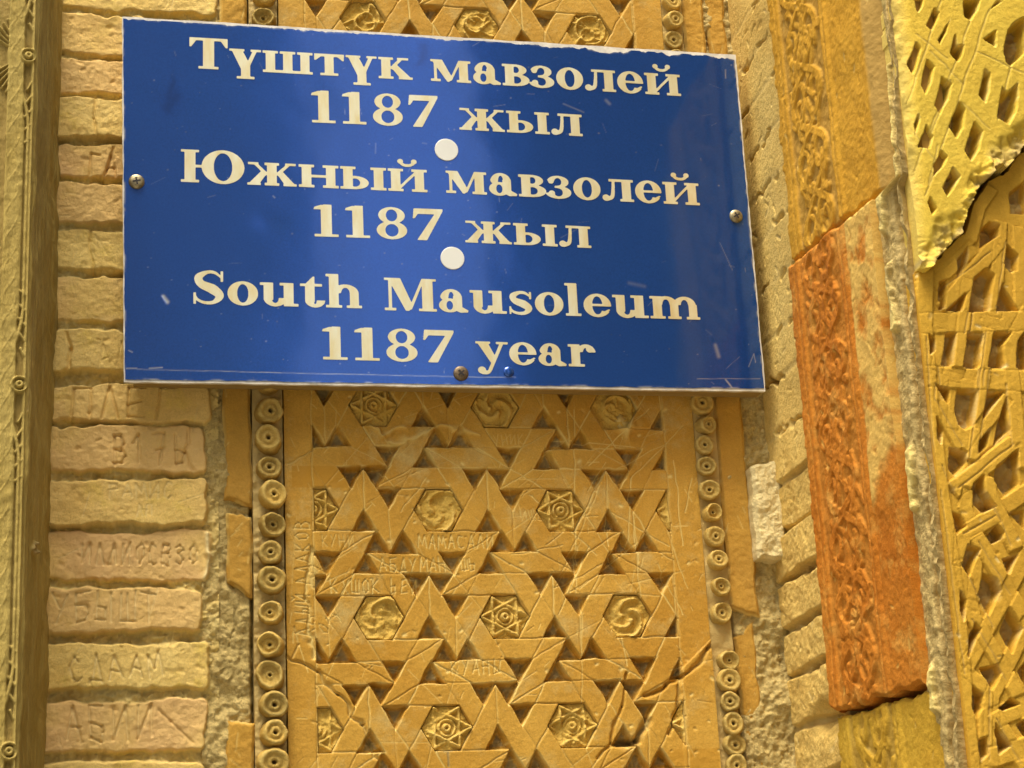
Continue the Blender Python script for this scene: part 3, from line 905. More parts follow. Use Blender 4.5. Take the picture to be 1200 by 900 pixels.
# pale broken brick stuck in the corner
pb = thing('pale_brick', 'cream coloured broken brick wedged between right fillet and brick jamb', 'brick', (.386, 0, -.062))
xa, zt_ = at(878, 545, -.02); xb_, zb_ = at(921, 662, -.02)
nu, nv = 44, 120
s, t = np.meshgrid(np.linspace(0, 1, nu), np.linspace(0, 1, nv))
x0_, x1_ = .3635, .4000
Vv = -.062 + (.052 + .062) * t + (.5 - s) * .006 * (1 - 2 * t) + .006 * fbm(s * .03, t * 0, 60, 401, 3)
Uu = x0_ + (x1_ - x0_) * s + .003 * fbm(s * 0, Vv, 60, 402, 3)
q = HF(Uu, Vv)
q.H = .004 * fbm(Uu, Vv, 50, 403, 4) + .0015 * fbm(Uu, Vv, 220, 404, 3)
ed = np.minimum(np.minimum(s, 1 - s) * .036, np.minimum(t, 1 - t) * .11)
q.H -= .005 * (1 - sm(ed / .004))
sheet('brick_face', planar(Uu, Vv, q.H, -.021), M['palebrick'], pb, q, back=(0, .040, 0))

# ------------------------------------------------------------------ brick jamb (returns towards the viewer at right)
XJ = .394
jamb = thing('brick_jamb', 'yellow brick jamb returning between the sign wall and the carved tiles', 'brick jamb', (XJ, -.07, -.36))
U, V = grid(-.152, .014, -.36, .74, .00115)      # U is world y
hf = HF(U, V)
zj = [atx(918, 683, XJ)[1], atx(933, 733, XJ)[1], atx(947, 783, XJ)[1]]
low = sm((0.09 - V) / .10)                       # the lower courses are deeply weathered
hf.H[:] = -.009 * (.35 + .65 * low) + .008 * fbm(U, V, 30, 501, 4)
hf.mort[:] = .9
joints = [zj[2] - .058, zj[2], zj[1], zj[0]]
while joints[-1] < .74: joints.append(joints[-1] + random.uniform(.054, .062))
while joints[0] > -.36: joints.insert(0, joints[0] - .058)
for i in range(len(joints) - 1):
    zb, zt = joints[i], joints[i + 1]
    g_ = .0030
    lowk = 1.0 if zb < .06 else .35
    wob = .005 * fbm(U, V, 22, 520 + i, 3)
    dz = np.abs(V - (zb + zt) / 2 + .02 * (U + .07) * random.uniform(-.6, .6)) - (zt - zb) / 2 + g_ + wob * .8
    dx = np.abs(U + .072) - .078 + wob
    rc = .005
    qd = np.hypot(np.maximum(dx + rc, 0), np.maximum(dz + rc, 0)) + np.minimum(np.maximum(dx + rc, dz + rc), 0) - rc
    f = sm(.5 - qd / (.0055 if zb < .06 else .007))
    top = random.uniform(-.002, .004) * (1 if zb < .06 else .4) + .0035 * fbm(U, V, 24, 540 + i, 3) + .0012 * fbm(U, V, 170, 560 + i, 3)
    hf.H = hf.H * (1 - f) + np.maximum(hf.H, top) * f
    hf.mort *= 1 - f * (.95 if zb < .06 else .8)
# upper courses smeared with mortar
up_ = 1 - low
hf.H = hf.H * (1 - .88 * up_) + up_ * (.0025 * fbm(U, V, 14, 591, 4) - .001)
for z_ in joints:
    if z_ < .06: continue
    for k in range(3):
        a = random.uniform(-.145, -.03)
        hf.line((a, z_ + random.uniform(-.004, .004)), (a + random.uniform(.01, .045), z_ + random.uniform(-.006, .006)), random.uniform(.0012, .0026), random.uniform(.003, .007), mort=.8, wob=.004, seed=int(z_ * 900))
hf.mort *= 1 - .6 * up_
for (a_, b_, d_) in (((918, 683), (968, 655), .012), ((933, 735), (972, 713), .014), ((947, 784), (980, 765), .014)):
    y0, z0_ = atx(a_[0], a_[1], XJ); y1, z1_ = atx(b_[0], b_[1], XJ)
    hf.line((y0, z0_), (y1, z1_), .0028, d_ * .7, wob=.004)
for (px_, py_) in ((965, 838), (975, 850), (958, 845)):
    y0, z0_ = atx(px_, py_, XJ)
    hf.line((y0, z0_), (y0 - .015, z0_), .012, .012, wob=.004)
for k in range(160):
    a, b = random.uniform(-.15, 0), random.uniform(-.35, .65)
    r = random.uniform(.0008, .0025)
    hf.line((a, b), (a + random.uniform(-.012, .012), b + random.uniform(-.012, .012)), r, random.uniform(.0004, .0018), wear=random.choice((0, 0, .5)))
sheet('brickwork', np.stack([XJ - hf.H, U, V], -1), M['jamb'], jamb, hf, back=(.02, 0, 0))

# ------------------------------------------------------------------ carved corner tiles on the jamb's front edge
TP = np.array([(.3960, -.1420), (.3880, -.1450), (.3880, -.3060), (.3905, -.3120), (.3935, -.3920), (.3985, -.4020), (.4230, -.4400), (.4600, -.4450)])
tseg = np.hypot(*(TP[1:] - TP[:-1]).T)
tcs = np.concatenate([[0], np.cumsum(tseg)])
S_FACE0, S_FACE1 = tcs[1], tcs[2]


def tile(label, mat, zlo, zhi, seed, style, proud=0.0, s_max=None, film=None, relief=.0032):
    o = thing('carved_tile', label, 'carved tile', (.40, -.30, zlo(0.2) - .01), 'carved corner tiles of the jamb')
    smax = s_max or tcs[-1]
    nu = int(smax / .0011)
    nv = int((zhi(.1) - zlo(.1)) / .0011)
    s, t = np.meshgrid(np.linspace(0, smax, nu), np.linspace(0, 1, nv))
    zl = np.vectorize(zlo)(s[0]) + .006 * fbm(s[0], s[0] * 0, 60, seed, 3)
    zh = np.vectorize(zhi)(s[0]) + .006 * fbm(s[0], s[0] * 0 + 2, 60, seed + 1, 3)
    Vv = zl + (zh - zl) * t
    q = HF(s, Vv)
    a0, a1 = S_FACE0 + .030, S_FACE1 - .012       # carved band between plain margins
    band = sm((s - a0) / .002) * sm((a1 - s) / .002)
    lo = -relief
    q.H = lo * band
    cm_ = (a0 + a1) / 2
    wd_ = (a1 - a0) / 2
    z_ = np.linspace(zlo(.1) - .02, zhi(.1) + .02, int((zhi(.1) - zlo(.1)) / .003) + 20)
    rr = random.Random(seed)
    per = style
    for sg in (-1, 1):
        x = cm_ + sg * wd_ * .72 * np.sin(z_ * 2 * math.pi / per)
        q.ridge(np.stack([x, z_], -1), .0050, lo, .0, .0010)
        x = cm_ + sg * wd_ * .45 * np.sin(z_ * 2 * math.pi / per + 1.1)
        q.ridge(np.stack([x, z_], -1), .0036, lo, -.0006, .0010)
    zc_ = math.floor(z_[0] / per) * per
    while zc_ < z_[-1]:
        for sg in (-1, 1):
            for h_ in (0, .5):
                c0 = (cm_ + sg * wd_ * .38, zc_ + per * (h_ + .25 + rr.uniform(-.03, .03)))
                tt = np.linspace(0, 1, 26)
                rad = .021 * (1 - .82 * tt)
                an = rr.uniform(0, 6.28) + tt * 7.5 * sg
                q.ridge(np.stack([c0[0] + rad * np.cos(an), c0[1] + 1.5 * rad * np.sin(an)], -1), .0036, lo, 0, .0010)
                for k in range(5):
                    a = rr.uniform(0, 6.28)
                    p0 = (c0[0] + .020 * math.cos(a), c0[1] + .034 * math.sin(a))
                    q.ridge([p0, (p0[0] + rr.uniform(-.013, .013), p0[1] + rr.uniform(-.024, .024))], rr.uniform(.0035, .0065), lo, -.0004, .0010)
        zc_ += per
    q.H = np.where((s > a0) & (s < a1), q.H, q.H * band)
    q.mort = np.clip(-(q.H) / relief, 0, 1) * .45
    # margin line grooves
    for x in (S_FACE0 + .020, S_FACE1 - .006):
        q.path([(x, z) for z in np.linspace(zlo(.1), zhi(.1), 14)], .0012, .0016, wear=.15, wob=.001)
    q.H += .0020 * fbm(s, Vv, 25, seed + 3, 4) + .0007 * fbm(s, Vv, 200, seed + 4, 2) + .0016 * fbm(s, Vv, 90, seed + 14, 3) * band
    ed = np.minimum(t, 1 - t) * (zhi(.1) - zlo(.1))
    q.H -= .004 * (1 - sm(ed / .004)) * (s > tcs[1])
    e1 = np.exp(-((s - tcs[1]) / .003) ** 2)
    q.H -= .004 * e1 * np.clip(.3 + 3 * fbm(s * 0, Vv, 50, seed + 6, 3), 0, 1)
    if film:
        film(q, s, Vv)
    for k in range(60):
        a, b = random.uniform(tcs[1], tcs[5]), random.uniform(zlo(.1), zhi(.1))
        r = random.uniform(.0006, .0018)
        q.line((a, b), (a + random.uniform(-.006, .006), b + random.uniform(-.012, .012)), r, .0009, wear=random.choice((0, 0, .6)))
    X, Y = np.interp(s, tcs, TP[:, 0]), np.interp(s, tcs, TP[:, 1])
    nx, ny = np.gradient(Y[0]), -np.gradient(X[0])
    ker = np.ones(5) / 5
    nx, ny = np.convolve(np.pad(nx, 2, 'edge'), ker, 'valid'), np.convolve(np.pad(ny, 2, 'edge'), ker, 'valid')
    nn_ = np.hypot(nx, ny); nx, ny = nx / nn_, ny / nn_
    dep = q.H + proud * sm((s - .002) / .01)
    P = np.stack([X + nx * dep, Y + ny * dep, Vv], -1)
    sheet('tile_face', P, mat, o, q, back=(.03, .004, 0))
    return o


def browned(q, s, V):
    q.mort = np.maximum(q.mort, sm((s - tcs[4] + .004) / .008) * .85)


zu0, zu1 = atx(945, 290, .388)[1], atx(1050, 205, .388)[1]
zl0, zl1 = atx(985, 835, .388)[1], atx(1120, 793, .388)[1]
lerp = lambda a, b, s: a + (b - a) * min(1, max(0, s / .30))
brk = lambda s: lerp(zu0, zu1, s)
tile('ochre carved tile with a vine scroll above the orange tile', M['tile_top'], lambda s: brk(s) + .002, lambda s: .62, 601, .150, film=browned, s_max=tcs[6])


def limefilm(q, s, V):
    f = sm((s - tcs[3] + .004) / .006) * sm((V - (-.10) + .9 * (s - tcs[3]) * 0) / .05 + 2.2 * fbm(s, V, 16, 77, 4))
    f = f * np.clip(.85 + 2.0 * fbm(s, V, 45, 78, 4), 0, 1)
    f2 = np.clip(-.25 + 2.2 * fbm(s, V, 30, 79, 4), 0, 1) * .5 * sm((s - .12) / .06) * sm((V - .10) / .1)
    q.wear = np.maximum(q.wear, np.clip(np.maximum(f, f2), 0, 1) * .82)
    q.H += .0010 * f
    q.mort *= 1.0


tile('bright orange red carved tile with a pale lime film on its outer edge', M['tile_mid'], lambda s: lerp(zl0, zl1, s) + .003, lambda s: brk(s) - .003, 621, .125, proud=.006, s_max=tcs[4] - .014, film=limefilm)
tile('mustard carved tile at the foot of the jamb under the orange tile', M['tile_low'], lambda s: -.42, lambda s: lerp(zl0, zl1, s) - .003, 641, .16, proud=-.001, s_max=tcs[5] + .012)

# crumbling mortar between the tiles and the lattices
YL = -.432


def lat_left(V):
    return np.interp(V, [at(1130, 900, YL)[1], at(1103, 640, YL)[1], at(1085, 480, YL)[1], at(1073, 370, YL)[1], at(1068, 310, YL)[1]], [at(1128, 900, YL)[0], at(1103, 640, YL)[0], at(1083, 480, YL)[0], at(1073, 370, YL)[0], at(1068, 310, YL)[0]]) + .003 * fbm(V * 0, V, 60, 831, 3)


YT = -.446


def lat_left_top(V):
    return np.interp(V, [at(1085, 320, YT)[1], at(1072, 230, YT)[1], at(1058, 110, YT)[1], at(1052, 0, YT)[1]], [at(1068, 320, YT)[0], at(1066, 230, YT)[0], at(1054, 110, YT)[0], at(1046, 0, YT)[0]]) + .004 * fbm(V * 0, V, 45, 874, 4)


rub = thing('mortar_joint', 'crumbling yellow grey mortar joint between carved tiles and lattice panels', 'mortar', (.41, -.41, -.42))
s, V = grid(0, .066, -.42, .60, .0010)
q = HF(s, V)
hi_ = sm((V - zu1 + .004 + .006 * fbm(s * 0, V, 30, 700, 2)) / .012)     # beside the top tile the joint lies further back
q.H = .004 * fbm(s, V * .5, 26, 702, 3) + .0022 * fbm(s, V, 120, 703, 3)
e0 = .017 + .006 * fbm(s * 0, V, 7, 705, 3)
e1 = .033 + .014 * fbm(s * 0 + 2, V, 20, 707, 5, .6)
gate = sm((.10 + fbm(s * 0 + 5, V, 11, 708, 4)) / .10)
rdg = sm((s - e0) / .003) * sm((e1 - s) / .002) * gate
q.H += .007 * rdg
q.H -= .020 * np.exp(-((s - .050 - .010 * fbm(s * 0, V, 14, 704, 5, .6)) / .0040) ** 2)
q.H += .006 * sm((s - .040) / .01) * fbm(s, V, 50, 709, 4)
q.wear = np.clip(rdg * np.clip(.75 + 1.2 * fbm(s, V, 60, 706, 3), 0, 1), 0, 1)
q.mort = np.clip(sm((s - .036) / .010) * .6 + .35 * sm((.016 - s) / .006), 0, 1)
k_ = s / .066
ax, ay = .3975 + (lat_left(V) - .0035 - .3975) * k_, -.366 + (-.431 + .366) * k_
bx_, by_ = .4080 + (lat_left_top(V) - .0030 - .4080) * k_, -.415 + (-.443 + .415) * k_
P = np.stack([ax + (bx_ - ax) * hi_ - q.H * .95, ay + (by_ - ay) * hi_ - q.H * .3, V], -1)
sheet('mortar_face', P, M['rubble'], rub, q, back=(.035, .02, 0))

# ------------------------------------------------------------------ lattice panels at the right (outer front of the portal)
YL = -.432
P2 = lambda pts: [at(x, y, YL) for (x, y) in pts]
lat = thing('lattice_panel', 'ochre orange interlaced strapwork lattice at the lower right edge', 'lattice panel', (.51, YL, -.44), 'pierced lattice panels of the portal')
U, V = grid(.402, .64, -.44, .30, .0010)
hf = HF(U, V)
hf.H = .0012 * fbm(U, V, 14, 801, 2) + .0004 * fbm(U, V, 150, 802, 2)


def poly_sd(x, y, p):
    p = np.asarray(p)
    d = np.full(x.shape, 9.0)
    ins = np.zeros(x.shape, bool)
    for (a, b), (c, e) in zip(p, np.roll(p, -1, 0)):
        dx, dy = c - a, e - b
        t = np.clip(((x - a) * dx + (y - b) * dy) / (dx * dx + dy * dy + 1e-12), 0, 1)
        d = np.minimum(d, np.hypot(x - a - t * dx, y - b - t * dy))
        cond = ((b > y) != (e > y)) & (x < dx * (y - b) / (dy if abs(dy) > 1e-12 else 1e-12) + a)
        ins ^= cond
    return np.where(ins, -d, d)


def recesses(hf, polys, depth, seed, grow=0.0, edge=.0018, rough=.010, wob=.0009):
    """cut many-sided recesses with rough mortar floors into a flat face"""
    for i, p in enumerate(polys):
        pa = np.array(p)
        k = hf.win(pa[:, 0].min() - .006, pa[:, 0].max() + .006, pa[:, 1].min() - .006, pa[:, 1].max() + .006)
        if len(k[0]) == 0: continue
        u_, v_ = hf.U[k], hf.V[k]
        sd = poly_sd(u_ + wob * fbm(u_, v_, 80, seed + i, 2), v_ + wob * fbm(u_, v_, 80, seed + 40 + i, 2), p) - grow
        f = np.clip((-sd + .0003) / edge, 0, 1)
        dep = -depth * random.uniform(.85, 1.15) + rough * fbm(u_, v_, 60, seed + 80 + i, 4)
        hf.H[k] = hf.H[k] * (1 - f) + f * dep
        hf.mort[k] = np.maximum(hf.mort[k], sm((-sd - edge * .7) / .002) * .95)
        hf.wear[k] = np.maximum(hf.wear[k], np.exp(-(sd / .0007) ** 2) * np.clip(.1 + 1.4 * fbm(u_, v_, 70, seed + i, 2), 0, .5))


RA = [[(245, 90), (272, 80), (262, 180), (248, 185)], [(268, 190), (335, 130), (322, 192)], [(365, 75), (405, 45), (435, 65), (418, 190), (350, 197)], [(465, 95), (520, 190), (447, 193)], [(480, 0), (520, 0), (515, 50), (495, 45)],
      [(205, 275), (230, 290), (228, 330), (212, 345)], [(268, 268), (303, 268), (295, 330), (290, 382), (252, 382), (262, 330)], [(345, 268), (398, 275), (382, 390), (328, 390)], [(435, 270), (495, 268), (468, 310), (472, 388), (415, 390)], [(520, 300), (550, 260), (560, 395), (515, 390)],
      [(232, 455), (280, 465), (275, 520)], [(310, 465), (375, 472), (362, 595), (335, 610), (310, 590), (302, 540)], [(415, 475), (470, 478), (400, 570)], [(235, 565), (258, 610), (248, 660), (238, 640)], [(285, 670), (340, 690), (342, 720), (300, 770), (280, 745)],
      [(385, 650), (425, 605), (412, 665), (385, 690)], [(480, 500), (492, 610), (440, 660), (452, 590)], [(445, 740), (520, 680), (525, 800), (480, 840), (438, 790)], [(365, 800), (400, 770), (405, 830), (440, 880), (400, 900), (365, 870)]]
RB_ = [[(290, 0), (320, 10), (338, 50), (305, 75)], [(415, 80), (450, 45), (470, 70), (465, 90), (430, 108)], [(345, 115), (385, 130), (365, 180), (350, 225), (325, 190)], [(495, 0), (545, -5), (545, 55)], [(470, 165), (520, 150), (490, 215)],
       [(400, 215), (445, 235), (460, 275), (420, 360), (385, 290)], [(320, 280), (338, 310), (328, 385), (318, 350)], [(370, 390), (388, 410), (345, 510), (352, 440)], [(460, 420), (490, 345), (535, 410), (500, 495)], [(390, 550), (450, 535), (462, 565), (430, 625)],
       [(360, 620), (395, 635), (392, 690), (372, 720), (358, 690)], [(455, 690), (500, 655), (525, 675), (470, 695)], [(440, 745), (495, 820), (455, 850)], [(385, 800), (412, 790), (415, 850), (390, 875)], [(520, 750), (560, 720), (560, 810)], [(525, 560), (555, 520), (555, 620)]]
RC = [[(500, 400), (545, 355), (588, 375), (585, 430), (495, 490)], [(372, 560), (425, 490), (420, 575), (378, 640)], [(650, 205), (735, 140), (740, 315), (655, 310)], [(640, 480), (690, 530), (680, 600), (655, 620), (620, 580)]]
pl = [[at(1020 + x / 3, 300 + y / 3, YL) for x, y in p] for p in RA] + [[at(1020 + x / 3, 600 + y / 3, YL) for x, y in p] for p in RB_] + [[at(1040 + x / 4.5, 180 + y / 4.5, YL) for x, y in p] for p in RC]
# to the right of the frame the pattern goes on
shift = at(1200, 500, YL)[0] - at(1092, 500, YL)[0]
pl += [[(x + shift + .014, z - .03) for x, z in p] for p in pl if np.mean([q_[0] for q_ in p]) > .418]
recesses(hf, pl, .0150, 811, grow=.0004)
# straps pass over and under one another
def lift(pts, wpx, lev):
    pts = np.array(P2(pts))
    hw = wpx * PXM * .52
    best = np.full(U.shape, 9.0)
    for p, q_ in zip(pts[:-1], pts[1:]):
        d_ = q_ - p
        L = np.hypot(*d_); d_ = d_ / L
        a = (U - p[0]) * d_[0] + (V - p[1]) * d_[1] - L / 2
        b = -(U - p[0]) * d_[1] + (V - p[1]) * d_[0]
        best = np.minimum(best, np.maximum(np.abs(a) - L / 2 - hw * .4, np.abs(b) - hw))
    k = (best < 0) & (hf.H > -.0055)
    base_[k] = lev
    hf.H[(np.abs(best) < .0005) & (hf.H > -.0055)] -= .0005


PXM = at(1151, 450, YL)[0] - at(1150, 450, YL)[0]
base_ = np.full(U.shape, -.0026)
for pts_, w_, l_ in (([(1104, 388), (1104, 406), (1098, 432)], 15, -.0012), ([(1119, 450), (1117, 500)], 13, -.002), ([(1135, 330), (1123, 434)], 16, .0004), ([(1173, 262), (1166, 368)], 16, .0), ([(1195, 268), (1197, 362)], 15, -.001),
                     ([(1084, 318), (1136, 276), (1146, 240), (1160, 220)], 20, 0), ([(1095, 330), (1140, 290)], 17, -.001), ([(1108, 360), (1166, 288)], 18, .0005), ([(1073, 379), (1215, 375)], 23, 0), ([(1080, 441), (1215, 447)], 23, -.0008),
                     ([(1092, 456), (1128, 520), (1142, 497)], 19, 0), ([(1205, 365), (1190, 392), (1182, 412), (1188, 452), (1196, 545)], 17, .0), ([(1131, 366), (1125, 428)], 15, .0008), ([(1160, 388), (1150, 460), (1141, 536)], 15, .0006), ([(1178, 466), (1150, 502)], 17, -.0008),
                     ([(1186, 522), (1120, 572)], 19, .0006), ([(1136, 575), (1132, 594), (1142, 614)], 15, -.001), ([(1180, 592), (1212, 571)], 17, -.0006), ([(1160, 562), (1158, 574), (1190, 640)], 18, .0006), ([(1166, 604), (1128, 627), (1127, 660)], 18, .0), ([(1145, 654), (1142, 700)], 15, -.001),
                     ([(1146, 630), (1184, 694), (1215, 742)], 17, .0006), ([(1206, 648), (1180, 696), (1134, 780)], 17, -.0006), ([(1126, 660), (1142, 724), (1180, 788), (1206, 838)], 17, .0004), ([(1206, 730), (1163, 815), (1162, 895)], 17, -.0006), ([(1132, 786), (1156, 806), (1155, 870)], 15, 0), ([(1168, 840), (1212, 822)], 21, -.001), ([(1166, 838), (1206, 905)], 16, .0005), ([(1148, 893), (1212, 872)], 20, 0),
                     ([(1085, 318), (1083, 380), (1090, 470), (1103, 580), (1112, 640), (1121, 700), (1129, 802), (1139, 905)], 19, .0010)):
    lift(pts_, w_, l_)
hf.H += base_ * np.clip((hf.H + .008) / .004, 0, 1)
# fine joint lines where one strap passes over another
for (a_, b_) in (((1135, 366), (1130, 390)), ((1141, 366), (1136, 391)), ((1166, 388), (1147, 532)), ((1155, 390), (1136, 540)), ((1186, 506), (1120, 560)), ((1188, 520), (1124, 572)), ((1098, 470), (1128, 522)), ((1158, 578), (1186, 640)), ((1152, 566), (1166, 600)), ((1147, 634), (1184, 695)), ((1127, 660), (1165, 735)), ((1140, 726), (1180, 795)), ((1168, 842), (1196, 895)), ((1104, 338), (1160, 296)), ((1178, 282), (1168, 366)), ((1096, 450), (1096, 470)), ((1100, 430), (1102, 450)), ((1147, 433), (1145, 452)), ((1154, 433), (1152, 452)), ((1104, 545), (1120, 578)), ((1166, 604), (1130, 625)), ((1160, 806), (1160, 890)), ((1180, 450), (1186, 520)), ((1085, 395), (1096, 560)), ((1103, 575), (1130, 790))):
    hf.line(at(*a_, YL), at(*b_, YL), .0007, .0011, mort=.5, wob=.0008)
for k in range(60):
    a, b = random.uniform(.40, .58), random.uniform(-.40, .20)
    r = random.uniform(.0006, .002)
    hf.line((a, b), (a + random.uniform(-.004, .004), b + random.uniform(-.004, .004)), r, .0007, wear=random.choice((0, .3, .9)))
bx, bz = zip(*P2([(1068, 318), (1100, 300), (1130, 268), (1142, 235), (1160, 212), (1180, 200), (1205, 172)]))
toplim = np.interp(U, np.array(bx), np.array(bz)) + .008 * fbm(U, V * 0, 60, 830, 3)
toplim = np.where(U > bx[-1], .29, toplim)
vz = np.linspace(-.45, .3, 60)
lx = lat_left(V)
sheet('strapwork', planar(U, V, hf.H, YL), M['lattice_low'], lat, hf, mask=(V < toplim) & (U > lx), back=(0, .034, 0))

lat2 = thing('lattice_panel', 'bright yellow pierced lattice with elongated holes in the upper right corner', 'lattice panel', (.51, YT, .12), 'pierced lattice panels of the portal')
U, V = grid(.405, .64, .12, .56, .0010)
hf = HF(U, V)
hf.H = .0018 * fbm(U, V, 12, 851, 2) + .0004 * fbm(U, V, 120, 852, 3)
H1 = [[(140, -20), (195, -20), (185, 30), (165, 65), (150, 40)], [(250, 35), (278, 65), (270, 100), (235, 160), (205, 135)], [(332, 98), (310, 170), (275, 238), (266, 215)],
      [(400, -20), (495, -20), (480, 50), (440, 110), (405, 90)], [(590, -5), (603, 10), (540, 50)], [(360, 170), (372, 235), (405, 238), (395, 290), (370, 330), (328, 285)],
      [(578, 155), (572, 250), (505, 205)], [(735, 85), (680, 105), (640, 150), (613, 250), (625, 320), (650, 348), (700, 310), (735, 270)], [(150, 215), (176, 250), (160, 330), (133, 395), (108, 335)],
      [(210, 308), (248, 350), (232, 430), (203, 500), (174, 450)], [(285, 402), (340, 440), (320, 520), (280, 605), (250, 555)], [(515, 360), (546, 385), (540, 480), (520, 545), (484, 500)],
      [(605, 455), (640, 485), (690, 430), (695, 500), (680, 590), (645, 655), (578, 615)], [(380, 530), (413, 570), (405, 670), (367, 730), (328, 665)], [(460, 635), (507, 690), (492, 780), (445, 850), (408, 790)],
      [(205, 655), (243, 720), (225, 782), (162, 775)], [(160, 590), (170, 620), (152, 720), (143, 650)], [(285, 785), (306, 810), (268, 895), (240, 930)]]
H2 = [[(345, 65), (388, 120), (318, 228), (288, 180)], [(228, 222), (264, 290), (236, 325), (213, 260)], [(320, 10), (300, 60), (250, 115), (243, 60), (280, 0)]]
polys = [[at(1040 + x / 4.5, y / 4.5, YT) for x, y in p] for p in H1] + [[at(1040 + x / 4.5, 180 + y / 4.5, YT) for x, y in p] for p in H2]
# pattern continues beyond the frame
x_r = at(1200, 100, YT)[0] + .03
for k in range(14):
    cx, cz = x_r + (k % 2) * .032, .16 + k * .028
    polys.append([(cx, cz + .02), (cx + .008, cz + .01), (cx + .003, cz - .02), (cx - .007, cz - .008)])


recesses(hf, polys, .024, 861, grow=-.0004, edge=.0024, rough=.016, wob=.0012)
for (a_, b_) in (((1103, 0), (1065, 120)), ((1140, 20), (1072, 200)), ((1115, 95), (1090, 160)), ((1160, 10), (1085, 230)), ((1060, 140), (1098, 190)), ((1075, 40), (1110, 70)), ((1128, 120), (1160, 150)), ((1145, 60), (1200, 85)), ((1090, 60), (1130, 100)), ((1100, 170), (1088, 215)), ((1190, 60), (1170, 140))):
    hf.line(at(*a_, YT), at(*b_, YT), .0007, .0009, wear=.4, wob=.001)
# lumpy, broken lower edge
ll = P2([(1062, 310), (1085, 322), (1095, 300), (1122, 278), (1138, 235), (1160, 205), (1180, 196), (1210, 160)])
lim = np.interp(U, [p[0] for p in ll], [p[1] for p in ll]) + .010 * fbm(U, V, 60, 871, 3)
dl = V - lim
rough = sm((.034 - dl) / .03)
hf.H += rough * (.020 * np.abs(fbm(U, V, 26, 872, 3, .5)) + .010 * np.abs(fbm(U, V, 75, 874, 3)) - .010 + .003 * fbm(U, V, 240, 876, 2))
hf.mort = np.maximum(hf.mort, rough * np.clip(.1 + 1.8 * fbm(U, V, 60, 873, 3), 0, .8))
lx2 = lat_left_top(V)
eg = sm((.020 - (U - lx2)) / .018)
hf.H += eg * (.006 * fbm(U, V, 40, 875, 4) - .004)
hf.wear = np.maximum(hf.wear, eg * .4)
sheet('strapwork', planar(U, V, hf.H, YT), M['lattice_top'], lat2, hf, mask=(dl > 0) & (U > lx2), back=(0, .048, 0))

# rough plaster core behind the lattices' broken edges
U, V = grid(.41, .64, -.46, .58, .0016)
h_ = .016 * fbm(U, V, 35, 881, 5, .6)
core = sheet('rubble_core', planar(U, V, h_, -.404), M['rubble'], None, None, back=(0, .012, 0))
tag(core, 'rough pale rubble core showing in the break between both lattice panels', 'rubble')

# ------------------------------------------------------------------ the blue name sign
YS = -.045
cor = [at(143, 20, YS), at(862, 65, YS), at(897, 458, YS), at(145, 447, YS)]      # tl, tr, br, bl
sx0, sx1 = (cor[0][0] + cor[3][0]) / 2, (cor[1][0] + cor[2][0]) / 2
sz0, sz1 = (cor[2][1] + cor[3][1]) / 2, (cor[0][1] + cor[1][1]) / 2
sign = thing('name_sign', 'blue enamel sign with gold lettering naming the South Mausoleum', 'sign', ((sx0 + sx1) / 2, YS, sz0))


def quad(s, t):
    """bilinear map of the sign's true outline (its cut is not quite square)"""
    a, b, c, d = [np.array(p) for p in cor]
    top = a[None] + (b - a)[None] * s.ravel()[:, None]
    bot = d[None] + (c - d)[None] * s.ravel()[:, None]
    r = bot + (top - bot) * t.ravel()[:, None]
    return r[:, 0].reshape(s.shape), r[:, 1].reshape(s.shape)


SW, SH = sx1 - sx0, sz1 - sz0
warp = lambda X, Z: .0012 * fbm(X, Z, 4, 901, 2) - .0004 * np.exp(-(((X - at(315, 262, YS)[0]) / .018) ** 2 + ((Z - at(315, 262, YS)[1]) / .012) ** 2)) + .00018 * fbm(X, Z, 18, 902, 2)
s, t = np.meshgrid(np.linspace(0, 1, 250), np.linspace(0, 1, 150))
e_ = np.minimum(s, 1 - s) * SW
X, Z = quad(s, t)
X = X + np.where(s > .5, 1, -1) * (np.minimum(s, 1 - s) < 1e-6) * .0010 * fbm(X, Z, 80, 905, 3)
Z = Z + np.where(t > .5, 1, -1) * (np.minimum(t, 1 - t) < 1e-6) * (.0012 * fbm(X, Z, 60, 906, 3) + .0006)
sheet('board', planar(X, Z, warp(X, Z), YS), M['board'], sign, None, back=(0, .0045, 0))
# blue face: ragged top edge, thin pale rim elsewhere
nu, nv = 720, 430
s, t = np.meshgrid(np.linspace(0, 1, nu), np.linspace(0, 1, nv))
ins_t = .0022 + .0045 * sm((s - .35) / .5) * np.clip(.5 + 1.6 * fbm(s * SW, s * 0, 26, 911, 5, .65), 0.05, 1.4) + .0016 * np.clip(2 * fbm(s * SW, s * 0, 140, 912, 3), 0, 1)
ins_b = .0022 + .0010 * fbm(s * SW, s * 0 + 5, 60, 913, 3)
ins_l = .0013 + .0010 * fbm(s * 0, t * SH, 60, 914, 3)
ins_r = .0020 + .0014 * fbm(s * 0 + 3, t * SH, 60, 915, 3)
s2 = (ins_l + (SW - ins_l - ins_r) * s) / SW
t2 = (ins_b + (SH - ins_b - ins_t) * t) / SH
X, Z = quad(s2, t2)
hf = HF(X, Z)
hf.H = warp(X, Z) + .0007
PS = lambda x, y: at(x, y, YS)
sc_ = dict(wd=.0005, depth=.0001)
hf.path([PS(160, 433), PS(330, 437), PS(560, 442), PS(604, 442)], .00045, .0001, wear=.55)
hf.path([PS(817, 444), PS(890, 444)], .00045, .0001, wear=.4)
hf.path([PS(850, 445), PS(858, 455)], .0007, .0001, wear=.9)
hf.path([PS(192, 348), PS(195, 355)], .0018, .0002, wear=.95, wob=.002)
hf.path([PS(151, 411), PS(155, 413)], .0006, 0, wear=.7)
